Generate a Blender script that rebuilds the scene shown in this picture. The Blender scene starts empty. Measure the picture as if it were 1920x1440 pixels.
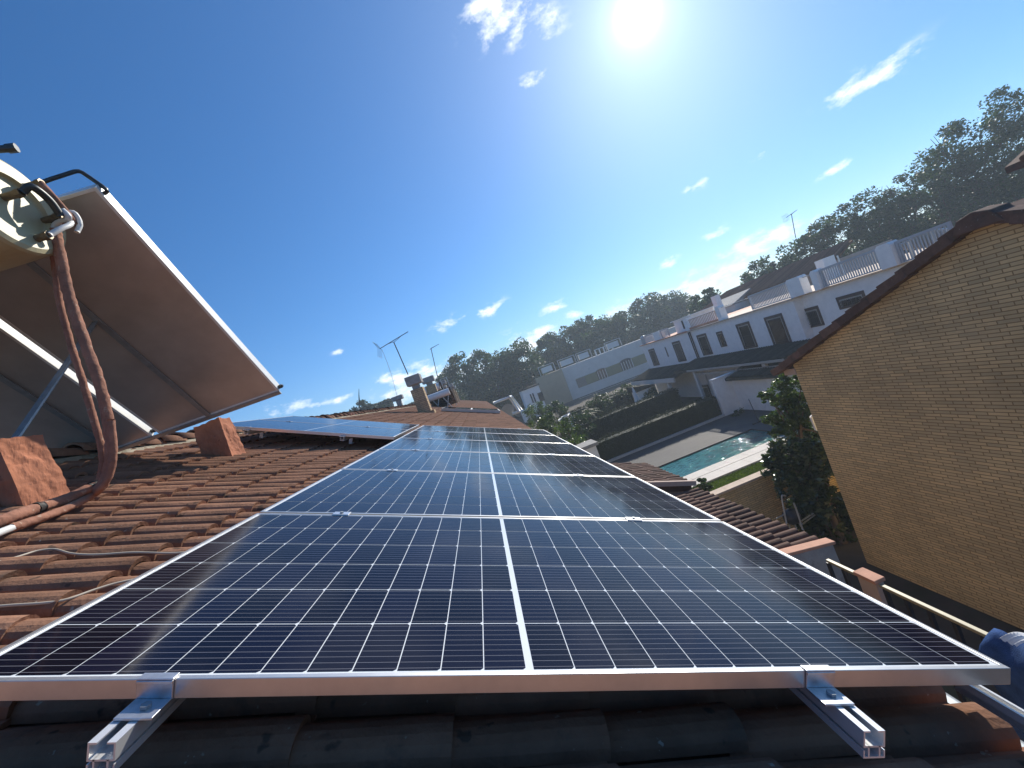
import bpy, math, random
import numpy as np
from mathutils import Vector, Matrix, noise as mnoise
PI = math.pi
R_ = math.radians
sc = bpy.context.scene
COL = sc.collection

# ------------------------------------------------------------------ camera
CAM = np.array([1.057, -0.810, 0.137])
RC = np.array([[0.9332, -0.0825, -0.3497], [-0.3494, 0.0299, -0.9365], [0.0876, 0.9961, -0.0009]])
u_, s_, v_ = np.linalg.svd(RC); RC = u_ @ v_
FPX = 765.7                                   # focal length for a 1920 wide picture
cd = bpy.data.cameras.new('camera'); cam = bpy.data.objects.new('camera', cd); COL.objects.link(cam)
cd.sensor_width = 36; cd.lens = 36 * FPX / 1920; cd.clip_start = .02; cd.clip_end = 4000
mw = Matrix.Identity(4)
for i in range(3):
    mw[i][0] = RC[0][i]; mw[i][1] = -RC[1][i]; mw[i][2] = -RC[2][i]; mw[i][3] = CAM[i]
cam.matrix_world = mw
sc.camera = cam

# ------------------------------------------------------------------ light
SUN = np.array([0.498, 0.684, 0.533]); SUN /= np.linalg.norm(SUN)
SUN_EL = math.asin(SUN[2]); SUN_AZ = math.atan2(SUN[0], SUN[1])
sl = bpy.data.lights.new('sun', 'SUN'); so = bpy.data.objects.new('sun', sl); COL.objects.link(so)
sl.energy = 4.3; sl.angle = R_(.55); sl.color = (1, .93, .82)
so.rotation_euler = Vector(-SUN).to_track_quat('-Z', 'Y').to_euler()
sc.view_settings.view_transform = 'Standard'; sc.view_settings.look = 'None'
sc.view_settings.exposure = .42; sc.view_settings.gamma = 1

def ray(x, y):                                # view direction of a point of the photograph (1920 x 1440)
    return RC.T @ np.array([(x - 960) / FPX, (y - 720) / FPX, 1.])
def on(x, y, ax, val):                        # where that direction meets the plane axis = val
    d = ray(x, y); return CAM + d * ((val - CAM[ax]) / d[ax])
def at(x, y, dep):
    return CAM + ray(x, y) * dep

world = bpy.data.worlds.new('World'); sc.world = world; world.use_nodes = True
wt = world.node_tree; wn = wt.nodes; wl = wt.links; wn.clear()
def N(t, **k):
    n = wn.new(t)
    for a, b in k.items(): setattr(n, a, b)
    return n
def wmath(op, a, b=None, c=None, clamp=False):
    n = N('ShaderNodeMath', operation=op); n.use_clamp = clamp
    for i, v in enumerate((a, b, c)):
        if v is None: continue
        if isinstance(v, (int, float)): n.inputs[i].default_value = v
        else: wl.new(v, n.inputs[i])
    return n.outputs[0]
def wdot(v, d):
    n = N('ShaderNodeVectorMath', operation='DOT_PRODUCT'); wl.new(v, n.inputs[0]); n.inputs[1].default_value = tuple(d)
    return n.outputs['Value']
tc = N('ShaderNodeTexCoord'); DIR = tc.outputs['Generated']
sky = N('ShaderNodeTexSky', sky_type='NISHITA'); sky.sun_disc = False
sky.sun_elevation = SUN_EL; sky.sun_rotation = SUN_AZ; sky.altitude = 50; sky.air_density = 1.0; sky.dust_density = .25; sky.ozone_density = 2.2
hs = N('ShaderNodeHueSaturation'); hs.inputs['Saturation'].default_value = 1.16; 
zc = wdot(DIR, (0, 0, 1)); hz = wmath('EXPONENT', wmath('MULTIPLY', wmath('MAXIMUM', zc, 0), -6.0))
tn = N('ShaderNodeMix', data_type='RGBA'); tn.inputs['A'].default_value = (.80, 1.0, 1.22, 1); tn.inputs['B'].default_value = (.64, .84, 1.22, 1); wl.new(hz, tn.inputs['Factor'])
tm = N('ShaderNodeMix', data_type='RGBA', blend_type='MULTIPLY'); tm.inputs['Factor'].default_value = 1; wl.new(sky.outputs[0], tm.inputs['A']); wl.new(tn.outputs['Result'], tm.inputs['B']); wl.new(tm.outputs['Result'], hs.inputs['Color'])
SKY_STRENGTH = .085
# the bright air around the sun and its disc
cs = wdot(DIR, SUN)
cs0 = wmath('MAXIMUM', cs, 0)
ang = wmath('ARCCOSINE', wmath('MINIMUM', cs0, .999999))
def lobe(w, amp): return wmath('MULTIPLY', wmath('EXPONENT', wmath('MULTIPLY', wmath('MULTIPLY', ang, ang), -1 / (w * w))), amp)
def lobe1(w, amp): return wmath('MULTIPLY', wmath('EXPONENT', wmath('MULTIPLY', ang, -1 / w)), amp)
glow = wmath('ADD', wmath('ADD', lobe(R_(1.1), 60), lobe1(R_(1.9), 10)), lobe1(R_(14), 2.6))
gc = N('ShaderNodeMix', data_type='RGBA', blend_type='ADD'); gc.inputs['Factor'].default_value = 1
gm = N('ShaderNodeVectorMath', operation='SCALE'); gm.inputs[0].default_value = (.92, .98, 1.0); wl.new(glow, gm.inputs['Scale'])
wl.new(hs.outputs[0], gc.inputs['A']); wl.new(gm.outputs[0], gc.inputs['B'])
# clouds, by direction
CLOUDS = [(935, 22, 62, 44, 1.0, -35), (1015, 42, 40, 30, .62, -30), (998, 70, 30, 18, .45, -20), (997, 147, 26, 12, .6, 0), (1625, 150, 60, 18, .95, 0), (1568, 318, 26, 8, .9, 0),
 (1430, 291, 18, 6, .6, 0), (1312, 345, 18, 7, .7, 0), (1288, 355, 12, 5, .6, 0), (1338, 441, 20, 9, .9, 0), (1425, 458, 62, 20, 1.0, 0), (1500, 425, 40, 14, .8, 0), (1320, 535, 90, 26, 1.0, 0), (1256, 493, 22, 10, .8, 0),
 (926, 578, 26, 10, 1.0, 0), (850, 604, 30, 10, 1.0, 0), (1040, 577, 22, 9, .95, 0), (1075, 590, 20, 8, .8, 0), (1022, 622, 34, 12, .9, 0), (740, 713, 32, 14, .9, 0), (792, 700, 40, 20, .9, 0),
 (760, 740, 60, 16, .9, 0), (720, 760, 70, 12, .8, 0), (640, 747, 18, 6, .9, 0), (608, 755, 22, 7, .8, 0), (540, 764, 40, 12, .7, 0), (985, 655, 30, 34, 1.0, 0), (636, 660, 10, 5, .7, 0), (520, 668, 20, 6, .3, 0), (1180, 580, 90, 20, .55, 0), (1620, 430, 120, 26, .5, 0), (880, 690, 120, 20, .8, 0)]
nz = N('ShaderNodeTexNoise'); nz.inputs['Scale'].default_value = 22; nz.inputs['Detail'].default_value = 8; nz.inputs['Roughness'].default_value = .62
mp = N('ShaderNodeMapping'); mp.inputs['Scale'].default_value = (1, 1, 1.9); wl.new(DIR, mp.inputs[0]); wl.new(mp.outputs[0], nz.inputs['Vector'])
tot = None
for (x, y, a, b, s, rt) in CLOUDS:
    d0 = ray(x, y); dep = np.linalg.norm(d0); d0 = d0 / dep
    e1 = np.cross(d0, [0, 0, 1]); e1 /= np.linalg.norm(e1); e2 = np.cross(e1, d0)
    c_, s2 = math.cos(R_(rt)), math.sin(R_(rt)); e1, e2 = e1 * c_ + e2 * s2, e2 * c_ - e1 * s2
    ux = wdot(DIR, e1 / (a / FPX / dep * 1.15)); vy = wdot(DIR, e2 / (b / FPX / dep * 1.15)); fr = wmath('GREATER_THAN', wdot(DIR, d0), .5)
    q = wmath('ADD', wmath('MULTIPLY', ux, ux), wmath('MULTIPLY', vy, vy))
    m = wmath('MULTIPLY', wmath('MULTIPLY', wmath('EXPONENT', wmath('MULTIPLY', q, -1.1)), s), fr)
    tot = m if tot is None else wmath('MAXIMUM', tot, m)
den = wmath('ADD', tot, wmath('MULTIPLY', wmath('SUBTRACT', nz.outputs['Fac'], .5), 3.4))
den = wmath('MULTIPLY', wmath('SUBTRACT', den, .30), 1.15, clamp=True)
den = wmath('MULTIPLY', den, wmath('MULTIPLY', tot, 3.0, clamp=True))
den = wmath('POWER', den, 1.25)
nz2 = N('ShaderNodeTexNoise'); nz2.inputs['Scale'].default_value = 45; nz2.inputs['Detail'].default_value = 4; wl.new(DIR, nz2.inputs['Vector'])
cc = N('ShaderNodeMix', data_type='RGBA'); cc.inputs['A'].default_value = (9.6, 10.4, 11.6, 1); cc.inputs['B'].default_value = (13.2, 13.6, 13.8, 1); wl.new(nz2.outputs['Fac'], cc.inputs['Factor'])
mx = N('ShaderNodeMix', data_type='RGBA', blend_type='LIGHTEN'); wl.new(den, mx.inputs['Factor']); wl.new(gc.outputs['Result'], mx.inputs['A']); wl.new(cc.outputs['Result'], mx.inputs['B'])
bg = N('ShaderNodeBackground'); bg.inputs['Strength'].default_value = SKY_STRENGTH; wl.new(mx.outputs['Result'], bg.inputs[0])
ow = N('ShaderNodeOutputWorld'); wl.new(bg.outputs[0], ow.inputs[0])
try: world.cycles.sampling_method = 'MANUAL'; world.cycles.sample_map_resolution = 512
except Exception: pass

# ------------------------------------------------------------------ materials
MATS = {}
def mat(name, col, rough=.6, metal=0., var=.15, scale=6., bump=0., bscale=60., spec=.5, coat=0., brick=None, translucent=0., attr=False, stain=None, col2=None, aniso=None):
    if name in MATS: return MATS[name]
    m = bpy.data.materials.new(name); m.use_nodes = True; MATS[name] = m
    t = m.node_tree; n = t.nodes; l = t.links; p = n['Principled BSDF']
    p.inputs['Roughness'].default_value = rough; p.inputs['Metallic'].default_value = metal
    p.inputs['Specular IOR Level'].default_value = spec; p.inputs['Coat Weight'].default_value = coat; p.inputs['Coat Roughness'].default_value = .05
    co = n.new('ShaderNodeTexCoord'); vec = co.outputs['Object']
    nzn = n.new('ShaderNodeTexNoise'); nzn.inputs['Scale'].default_value = scale; nzn.inputs['Detail'].default_value = 6; nzn.inputs['Roughness'].default_value = .6
    if aniso:
        mpn = n.new('ShaderNodeMapping'); mpn.inputs['Scale'].default_value = aniso; l.new(vec, mpn.inputs[0]); l.new(mpn.outputs[0], nzn.inputs['Vector'])
    else: l.new(vec, nzn.inputs['Vector'])
    mix = n.new('ShaderNodeMix'); mix.data_type = 'RGBA'
    c2 = col2 or tuple(min(1, c * (1 + var)) for c in col)
    mix.inputs['A'].default_value = (*[c * (1 - var) for c in col], 1); mix.inputs['B'].default_value = (*c2, 1)
    rp = n.new('ShaderNodeMapRange'); rp.inputs['From Min'].default_value = .3; rp.inputs['From Max'].default_value = .7; l.new(nzn.outputs['Fac'], rp.inputs['Value']); l.new(rp.outputs[0], mix.inputs['Factor'])
    out = mix.outputs['Result']; hgt = None
    if attr:
        an = n.new('ShaderNodeAttribute'); an.attribute_name = 'rnd'
        if not attr == 'only':
            m2 = n.new('ShaderNodeMix'); m2.data_type = 'RGBA'; m2.blend_type = 'MULTIPLY'; m2.inputs['Factor'].default_value = 1
            mr = n.new('ShaderNodeMapRange'); mr.inputs['To Min'].default_value = .72; mr.inputs['To Max'].default_value = 1.24; l.new(an.outputs['Fac'], mr.inputs['Value'])
            cb = n.new('ShaderNodeCombineColor'); 
            for i in range(3): l.new(mr.outputs[0], cb.inputs[i])
            l.new(out, m2.inputs['A']); l.new(cb.outputs[0], m2.inputs['B']); out = m2.outputs['Result']
    if brick:
        bw, bh, mortar, axes = brick
        sp = n.new('ShaderNodeSeparateXYZ'); l.new(vec, sp.inputs[0]); ad = n.new('ShaderNodeMath'); ad.operation = 'ADD'
        l.new(sp.outputs[0], ad.inputs[0]); l.new(sp.outputs[1], ad.inputs[1]); cx = n.new('ShaderNodeCombineXYZ'); l.new(ad.outputs[0], cx.inputs[0]); l.new(sp.outputs[2], cx.inputs[1])
        bt = n.new('ShaderNodeTexBrick'); l.new(cx.outputs[0], bt.inputs['Vector']); bt.inputs['Scale'].default_value = 1
        bt.inputs['Brick Width'].default_value = bw; bt.inputs['Row Height'].default_value = bh; bt.inputs['Mortar Size'].default_value = .0075; bt.inputs['Mortar Smooth'].default_value = .2; bt.inputs['Bias'].default_value = 0
        bt.inputs['Color1'].default_value = (.82, .82, .82, 1); bt.inputs['Color2'].default_value = (1.12, 1.08, 1.0, 1); bt.inputs['Mortar'].default_value = (*mortar, 1); bt.offset = .37
        m3 = n.new('ShaderNodeMix'); m3.data_type = 'RGBA'; m3.blend_type = 'MULTIPLY'; m3.inputs['Factor'].default_value = 1; l.new(out, m3.inputs['A']); l.new(bt.outputs['Color'], m3.inputs['B']); out = m3.outputs['Result']
        iv = n.new('ShaderNodeMath'); iv.operation = 'SUBTRACT'; iv.inputs[0].default_value = 1; l.new(bt.outputs['Fac'], iv.inputs[1]); hgt = iv.outputs[0]
    if stain:
        scol, ssc, th = stain
        ns = n.new('ShaderNodeTexNoise'); ns.inputs['Scale'].default_value = ssc; ns.inputs['Detail'].default_value = 9; ns.inputs['Roughness'].default_value = .7; l.new(vec, ns.inputs['Vector'])
        ms = n.new('ShaderNodeMapRange'); ms.inputs['From Min'].default_value = th; ms.inputs['From Max'].default_value = th + .16; l.new(ns.outputs['Fac'], ms.inputs['Value'])
        m4 = n.new('ShaderNodeMix'); m4.data_type = 'RGBA'; l.new(ms.outputs[0], m4.inputs['Factor']); l.new(out, m4.inputs['A']); m4.inputs['B'].default_value = (*scol, 1); out = m4.outputs['Result']
    l.new(out, p.inputs['Base Color'])
    if bump or hgt is not None:
        b = n.new('ShaderNodeBump'); b.inputs['Strength'].default_value = bump or .5; b.inputs['Distance'].default_value = .01
        nb = n.new('ShaderNodeTexNoise'); nb.inputs['Scale'].default_value = bscale; nb.inputs['Detail'].default_value = 6; l.new(vec, nb.inputs['Vector'])
        h = nb.outputs['Fac']
        if hgt is not None:
            am = n.new('ShaderNodeMath'); am.operation = 'MULTIPLY_ADD'; l.new(h, am.inputs[0]); am.inputs[1].default_value = .35; l.new(hgt, am.inputs[2]); h = am.outputs[0]
        l.new(h, b.inputs['Height']); l.new(b.outputs[0], p.inputs['Normal'])
    if translucent:
        tr = n.new('ShaderNodeBsdfTranslucent'); ms_ = n.new('ShaderNodeMixShader'); ms_.inputs[0].default_value = translucent
        g = n.new('ShaderNodeMix'); g.data_type = 'RGBA'; g.blend_type = 'MULTIPLY'; g.inputs['Factor'].default_value = 1; l.new(out, g.inputs['A']); g.inputs['B'].default_value = (1.5, 1.6, .55, 1)
        l.new(g.outputs['Result'], tr.inputs[0]); l.new(p.outputs[0], ms_.inputs[1]); l.new(tr.outputs[0], ms_.inputs[2]); l.new(ms_.outputs[0], n['Material Output'].inputs[0])
    return m

M_TILE = mat('roof_tile', (.255, .135, .085), .85, var=.18, scale=9, bump=.4, bscale=70, spec=.08, attr=True, stain=((.125, .085, .062), 5., .56))
M_TILE2 = mat('brown_roof_tile', (.15, .085, .06), .85, var=.22, scale=7, bump=.3, bscale=60, spec=.25, attr=True, stain=((.07, .06, .05), 4., .55))
M_MORTAR = mat('lime_mortar', (.36, .32, .24), .95, var=.25, scale=10, bump=.6, bscale=40, stain=((.12, .11, .07), 6, .52))
M_PILLAR = mat('terracotta_render', (.40, .165, .095), .9, var=.16, scale=7, bump=.8, bscale=16, spec=.2, stain=((.24, .11, .075), 9, .6))
M_ALU = mat('aluminium', (.80, .80, .79), .34, .5, var=.04, scale=40, aniso=(60, 2, 60))
M_FRAME = mat('anodised_frame', (.66, .645, .62), .36, .85, var=.05, scale=30)
M_CLAMP = mat('galvanised_steel', (.62, .64, .67), .38, .9, var=.12, scale=60)
M_STEEL = mat('grey_steel', (.33, .36, .38), .5, .6, var=.15, scale=20)
M_DARKPIPE = mat('dark_pipe', (.055, .06, .06), .4, .5, var=.3, scale=30)
M_BRASS = mat('tarnished_brass', (.16, .12, .07), .5, .4, var=.3, scale=30)
M_WHITEM = mat('white_metal', (.78, .78, .75), .4, 0, var=.06, scale=8)
M_BACK = mat('collector_back_sheet', (.52, .485, .45), .42, .5, var=.14, scale=3, spec=.5)
M_RAILG = mat('grey_white_railing', (.42, .44, .47), .5, 0, var=.06)
M_SEAL = mat('black_collector_glass', (.012, .014, .02), .08, 0, var=.1, coat=.6)
M_TANK = mat('cream_tank', (.47, .42, .25), .5, 0, var=.08, scale=5, stain=((.30, .25, .15), 4, .64))
M_FOAM = mat('weathered_pipe_insulation', (.30, .135, .085), .9, var=.25, scale=14, bump=.7, bscale=30, stain=((.12, .06, .04), 12, .56))
M_TAPE = mat('black_tape', (.02, .018, .017), .6, var=.2, bump=.3)
M_CABLE = mat('beige_cable', (.44, .38, .30), .6, var=.12)
M_BRICK = mat('buff_brick', (.67, .50, .265), .85, var=.15, scale=.9, bump=.7, bscale=120, brick=(.26, .0605, (.50, .43, .36), 0), spec=.3, stain=((.44, .34, .20), .7, .62))
M_BRICKD = mat('chimney_brick', (.50, .37, .23), .85, var=.15, scale=5, bump=.7, bscale=60, brick=(.24, .065, (.42, .40, .36), 0), spec=.3)
M_CONC = mat('grey_concrete', (.34, .33, .31), .9, var=.18, scale=6, bump=.4, bscale=30, stain=((.17, .16, .15), 5, .57))
M_WHITE = mat('white_stucco', (.84, .83, .81), .9, var=.06, scale=3, bump=.2, bscale=30, stain=((.52, .52, .50), 1.2, .62))
M_GREYW = mat('grey_stucco', (.64, .61, .57), .9, var=.08, scale=.8, bump=.2, bscale=10, stain=((.38, .37, .35), .8, .6))
M_BEIGE = mat('tan_brick_wall', (.42, .335, .225), .9, var=.07, scale=1, bump=.2, bscale=10)
M_OLIVE = mat('olive_wall_band', (.24, .22, .12), .9, var=.1, scale=1)
M_PINK = mat('pinkish_stucco', (.50, .38, .31), .9, var=.12, scale=3, bump=.3, bscale=25, stain=((.26, .22, .18), 2.5, .58))
M_COPING = mat('pale_stone_coping', (.55, .43, .33), .8, var=.12, scale=5, bump=.2)
M_TERRA = mat('terracotta_coping', (.55, .28, .18), .8, var=.14, scale=8, bump=.2)
M_BROWNF = mat('brown_window_frame', (.085, .06, .05), .6, var=.2, scale=8)
M_PALEF = mat('pale_window_frame', (.40, .38, .35), .6, var=.1)
M_PANE = mat('dark_window_pane', (.03, .03, .032), .12, var=.2, scale=3)
M_BLIND = mat('window_blind', (.22, .18, .15), .7, var=.1, scale=3)
M_IRON = mat('dark_iron', (.04, .042, .05), .5, .3, var=.2)
M_PARK = mat('bark', (.12, .085, .06), .95, var=.3, scale=8, bump=.8, bscale=20)
M_LEAF = mat('tree_leaf', (.042, .078, .026), .5, var=.4, scale=.5, attr=True, translucent=.26, spec=.35)
M_LEAFP = mat('pine_leaf', (.045, .070, .038), .6, var=.3, scale=.8, attr=True, translucent=.15, spec=.3)
M_LEAFG = mat('glossy_leaf', (.06, .10, .024), .3, var=.35, scale=2, attr=True, translucent=.38, spec=.7)
M_LEAFL = mat('large_glossy_leaf', (.046, .072, .028), .27, var=.35, scale=2, attr=True, translucent=.3, spec=.8)
M_HEDGE = mat('hedge_leaf', (.035, .045, .020), .65, var=.3, scale=2, attr=True, translucent=.12, spec=.3)
M_PALM = mat('palm_leaf', (.07, .095, .03), .5, var=.2, attr=True, translucent=.2)
M_GRASS = mat('grass_blade', (.10, .15, .03), .6, var=.3, scale=3, attr=True, translucent=.3, spec=.3)
M_DENIM = mat('blue_denim', (.035, .085, .23), .9, var=.35, scale=9, bump=.5, bscale=200, spec=.2)
M_CLOTHW = mat('white_cloth', (.75, .76, .76), .9, var=.05)
M_STITCH = mat('pale_stitching', (.34, .40, .48), .9, var=.1)
M_SOIL = mat('garden_soil', (.085, .068, .05), .95, var=.3, scale=.8, bump=.5, bscale=6, stain=((.055, .07, .03), .35, .5))
M_DECKSHADE = mat('shaded_grey_deck_paving', (.085, .083, .082), .8, var=.12, scale=1.5, bump=.15, bscale=20, brick=(1.2, .6, (.7, .7, .7), 0))  # shade over the far deck is put into this dark paving colour
M_STONE = mat('pale_stone_paving', (.62, .58, .52), .8, var=.08, scale=2, bump=.15, bscale=20)
M_KERB = mat('pale_kerb_stone', (.46, .46, .45), .85, var=.1, scale=2)
M_HRAIL = mat('cream_painted_rail', (.33, .285, .165), .5, var=.12, scale=6)
M_WOODB = mat('brown_stained_render', (.20, .13, .075), .9, var=.25, scale=3, bump=.4, bscale=20, stain=((.09, .07, .05), 2.5, .5))
M_SLATE = mat('dark_lean_to_tile', (.066, .064, .052), .95, spec=.1, var=.3, scale=5, bump=.3, attr=True)
M_CORR = mat('silver_corrugated_sheet', (.66, .68, .70), .3, .8, var=.1)
M_AC = mat('white_plastic', (.68, .68, .66), .5, var=.06)
M_DISH = mat('pale_grey_metal', (.42, .44, .44), .5, .3, var=.1)

def specks(m, col, scale, th):
    t = m.node_tree; n = t.nodes; l = t.links; p = n['Principled BSDF']; src = p.inputs['Base Color'].links[0].from_socket
    co = n.new('ShaderNodeTexCoord'); a = n.new('ShaderNodeTexNoise'); a.inputs['Scale'].default_value = scale; a.inputs['Detail'].default_value = 3; l.new(co.outputs['Object'], a.inputs['Vector'])
    r = n.new('ShaderNodeMapRange'); r.inputs['From Min'].default_value = th; r.inputs['From Max'].default_value = th + .05; r.inputs['To Max'].default_value = .7; l.new(a.outputs['Fac'], r.inputs['Value'])
    x = n.new('ShaderNodeMix'); x.data_type = 'RGBA'; l.new(r.outputs[0], x.inputs['Factor']); l.new(src, x.inputs['A']); x.inputs['B'].default_value = (*col, 1); l.new(x.outputs['Result'], p.inputs['Base Color'])
specks(M_TILE, (.42, .38, .31), 42, .69); specks(M_TILE, (.05, .042, .035), 16, .66); specks(M_TILE2, (.33, .31, .26), 40, .68); specks(M_PILLAR, (.20, .095, .065), 34, .66); specks(M_FOAM, (.42, .30, .22), 38, .64)
def cell_material():
    m = bpy.data.materials.new('photovoltaic_cell'); m.use_nodes = True; t = m.node_tree; n = t.nodes; l = t.links; p = n['Principled BSDF']
    co = n.new('ShaderNodeTexCoord'); sp = n.new('ShaderNodeSeparateXYZ'); l.new(co.outputs['Object'], sp.inputs[0])
    def mth(op, a, b=None):
        k = n.new('ShaderNodeMath'); k.operation = op
        for i, v in enumerate((a, b)):
            if v is None: continue
            if isinstance(v, (int, float)): k.inputs[i].default_value = v
            else: l.new(v, k.inputs[i])
        return k.outputs[0]
    yy = mth('MODULO', mth('SUBTRACT', sp.outputs[1], .016), .168); st = mth('FRACT', mth('DIVIDE', yy, .01844))
    bus = mth('LESS_THAN', mth('ABSOLUTE', mth('SUBTRACT', st, .5)), .035)
    nb = n.new('ShaderNodeTexNoise'); nb.inputs['Scale'].default_value = 3; l.new(co.outputs['Object'], nb.inputs['Vector'])
    an = n.new('ShaderNodeAttribute'); an.attribute_name = 'rnd'
    m1 = n.new('ShaderNodeMix'); m1.data_type = 'RGBA'; m1.inputs['A'].default_value = (.0042, .0048, .011, 1); m1.inputs['B'].default_value = (.0075, .009, .024, 1); l.new(an.outputs['Fac'], m1.inputs['Factor'])
    m2 = n.new('ShaderNodeMix'); m2.data_type = 'RGBA'; l.new(bus, m2.inputs['Factor']); l.new(m1.outputs['Result'], m2.inputs['A']); m2.inputs['B'].default_value = (.16, .16, .18, 1)
    l.new(m2.outputs['Result'], p.inputs['Base Color'])
    dn = n.new('ShaderNodeTexNoise'); dn.inputs['Scale'].default_value = 2.2; dn.inputs['Detail'].default_value = 7; l.new(co.outputs['Object'], dn.inputs['Vector'])
    dm = n.new('ShaderNodeMapRange'); dm.inputs['From Min'].default_value = .45; dm.inputs['From Max'].default_value = .8; dm.inputs['To Max'].default_value = .07; l.new(dn.outputs['Fac'], dm.inputs['Value'])
    m3 = n.new('ShaderNodeMix'); m3.data_type = 'RGBA'; l.new(dm.outputs[0], m3.inputs['Factor']); l.new(m2.outputs['Result'], m3.inputs['A']); m3.inputs['B'].default_value = (.32, .30, .27, 1); l.new(m3.outputs['Result'], p.inputs['Base Color'])
    mr = n.new('ShaderNodeMapRange'); mr.inputs['From Min'].default_value = .35; mr.inputs['From Max'].default_value = .75; mr.inputs['To Min'].default_value = .06; mr.inputs['To Max'].default_value = .17; l.new(dn.outputs['Fac'], mr.inputs['Value']); l.new(mr.outputs[0], p.inputs['Roughness'])
    p.inputs['Specular IOR Level'].default_value = .12
    return m
M_CELL = cell_material()
M_SHEET = mat('white_backsheet_under_glass', (.72, .75, .76), .1, var=.03)

def water_material():
    m = bpy.data.materials.new('pool_water'); m.use_nodes = True; t = m.node_tree; n = t.nodes; l = t.links; p = n['Principled BSDF']
    co = n.new('ShaderNodeTexCoord'); a = n.new('ShaderNodeTexNoise'); a.inputs['Scale'].default_value = 7.0; a.inputs['Detail'].default_value = 4; l.new(co.outputs['Object'], a.inputs['Vector'])
    v = n.new('ShaderNodeTexVoronoi'); v.inputs['Scale'].default_value = 2.6; v.feature = 'SMOOTH_F1'; l.new(co.outputs['Object'], v.inputs['Vector'])
    mx = n.new('ShaderNodeMix'); mx.data_type = 'RGBA'; mx.inputs['A'].default_value = (.012, .075, .075, 1); mx.inputs['B'].default_value = (.05, .22, .20, 1); l.new(v.outputs['Distance'], mx.inputs['Factor']); l.new(mx.outputs['Result'], p.inputs['Base Color'])
    b = n.new('ShaderNodeBump'); b.inputs['Strength'].default_value = .6; b.inputs['Distance'].default_value = .05; l.new(a.outputs['Fac'], b.inputs['Height']); l.new(b.outputs[0], p.inputs['Normal'])
    p.inputs['Roughness'].default_value = .04; p.inputs['IOR'].default_value = 1.33
    return m
M_WATER = water_material()

# ------------------------------------------------------------------ mesh helpers
class MB:
    def __init__(s): s.v = []; s.f = []; s.mi = []; s.r = []; s.cur = 0; s.rnd = .5
    def add(s, vs, fs):
        o = len(s.v); s.v += [tuple(map(float, a)) for a in vs]
        for f in fs: s.f.append([o + i for i in f]); s.mi.append(s.cur); s.r.append(s.rnd)
        return s
    def box(s, a, b):
        (x0, y0, z0), (x1, y1, z1) = a, b
        return s.add([(x0, y0, z0), (x1, y0, z0), (x1, y1, z0), (x0, y1, z0), (x0, y0, z1), (x1, y0, z1), (x1, y1, z1), (x0, y1, z1)],
                     [(3, 2, 1, 0), (4, 5, 6, 7), (0, 1, 5, 4), (1, 2, 6, 5), (2, 3, 7, 6), (3, 0, 4, 7)])
    def obox(s, c, ax, ay, az):                       # centre and three half-axis vectors
        c, ax, ay, az = map(np.array, (c, ax, ay, az)); vs = []
        for k in (-1, 1):
            for (i, j) in ((-1, -1), (1, -1), (1, 1), (-1, 1)): vs.append(c + ax * i + ay * j + az * k)
        return s.add(vs, [(3, 2, 1, 0), (4, 5, 6, 7), (0, 1, 5, 4), (1, 2, 6, 5), (2, 3, 7, 6), (3, 0, 4, 7)])
    def bar(s, a, b, w, h=None, up=(0, 0, 1)):
        a = np.array(a, float); b = np.array(b, float); d = b - a; L = np.linalg.norm(d); d /= L
        up = np.array(up, float)
        if abs(d @ up) > .95: up = np.array([1., 0, 0])
        x = np.cross(d, up); x /= np.linalg.norm(x); z = np.cross(x, d); h = h or w
        return s.obox((a + b) / 2, x * w / 2, d * L / 2, z * h / 2)
    def prism(s, poly, ext):                          # polygon of 3D points pushed along ext
        n = len(poly); p = [np.array(a, float) for a in poly]; e = np.array(ext, float)
        return s.add(p + [a + e for a in p], [list(range(n - 1, -1, -1)), list(range(n, 2 * n))] + [(i, (i + 1) % n, n + (i + 1) % n, n + i) for i in range(n)])
    def tube(s, pts, r, seg=10, cap=True, rough=0., seed=0):
        P = [np.array(a, float) for a in pts]; n = len(P); rs = r if hasattr(r, '__len__') else [r] * n; rg = random.Random(seed)
        up = np.array([0.13, .21, 1.]); vs = []
        for i in range(n):
            d = P[min(i + 1, n - 1)] - P[max(i - 1, 0)]; d /= np.linalg.norm(d)
            x = np.cross(d, up); x /= np.linalg.norm(x); y = np.cross(d, x)
            for k in range(seg):
                a = 2 * PI * k / seg; rr = rs[i] * (1 + rough * rg.uniform(-1, 1)); vs.append(P[i] + (x * math.cos(a) + y * math.sin(a)) * rr)
        fs = [(i * seg + k, i * seg + (k + 1) % seg, (i + 1) * seg + (k + 1) % seg, (i + 1) * seg + k) for i in range(n - 1) for k in range(seg)]
        if cap: fs += [list(range(seg)), list(range((n - 1) * seg, n * seg))[::-1]]
        return s.add(vs, fs)
WM = {}
def spline(pts, n=8):
    P = [np.array(p, float) for p in pts]; out = []
    for i in range(len(P) - 1):
        p0, p1, p2, p3 = P[max(i - 1, 0)], P[i], P[i + 1], P[min(i + 2, len(P) - 1)]
        for k in range(n):
            t = k / n; out.append(.5 * (2 * p1 + (p2 - p0) * t + (2 * p0 - 5 * p1 + 4 * p2 - p3) * t * t + (3 * p1 - p0 - 3 * p2 + p3) * t ** 3))
    return out + [P[-1]]
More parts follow.
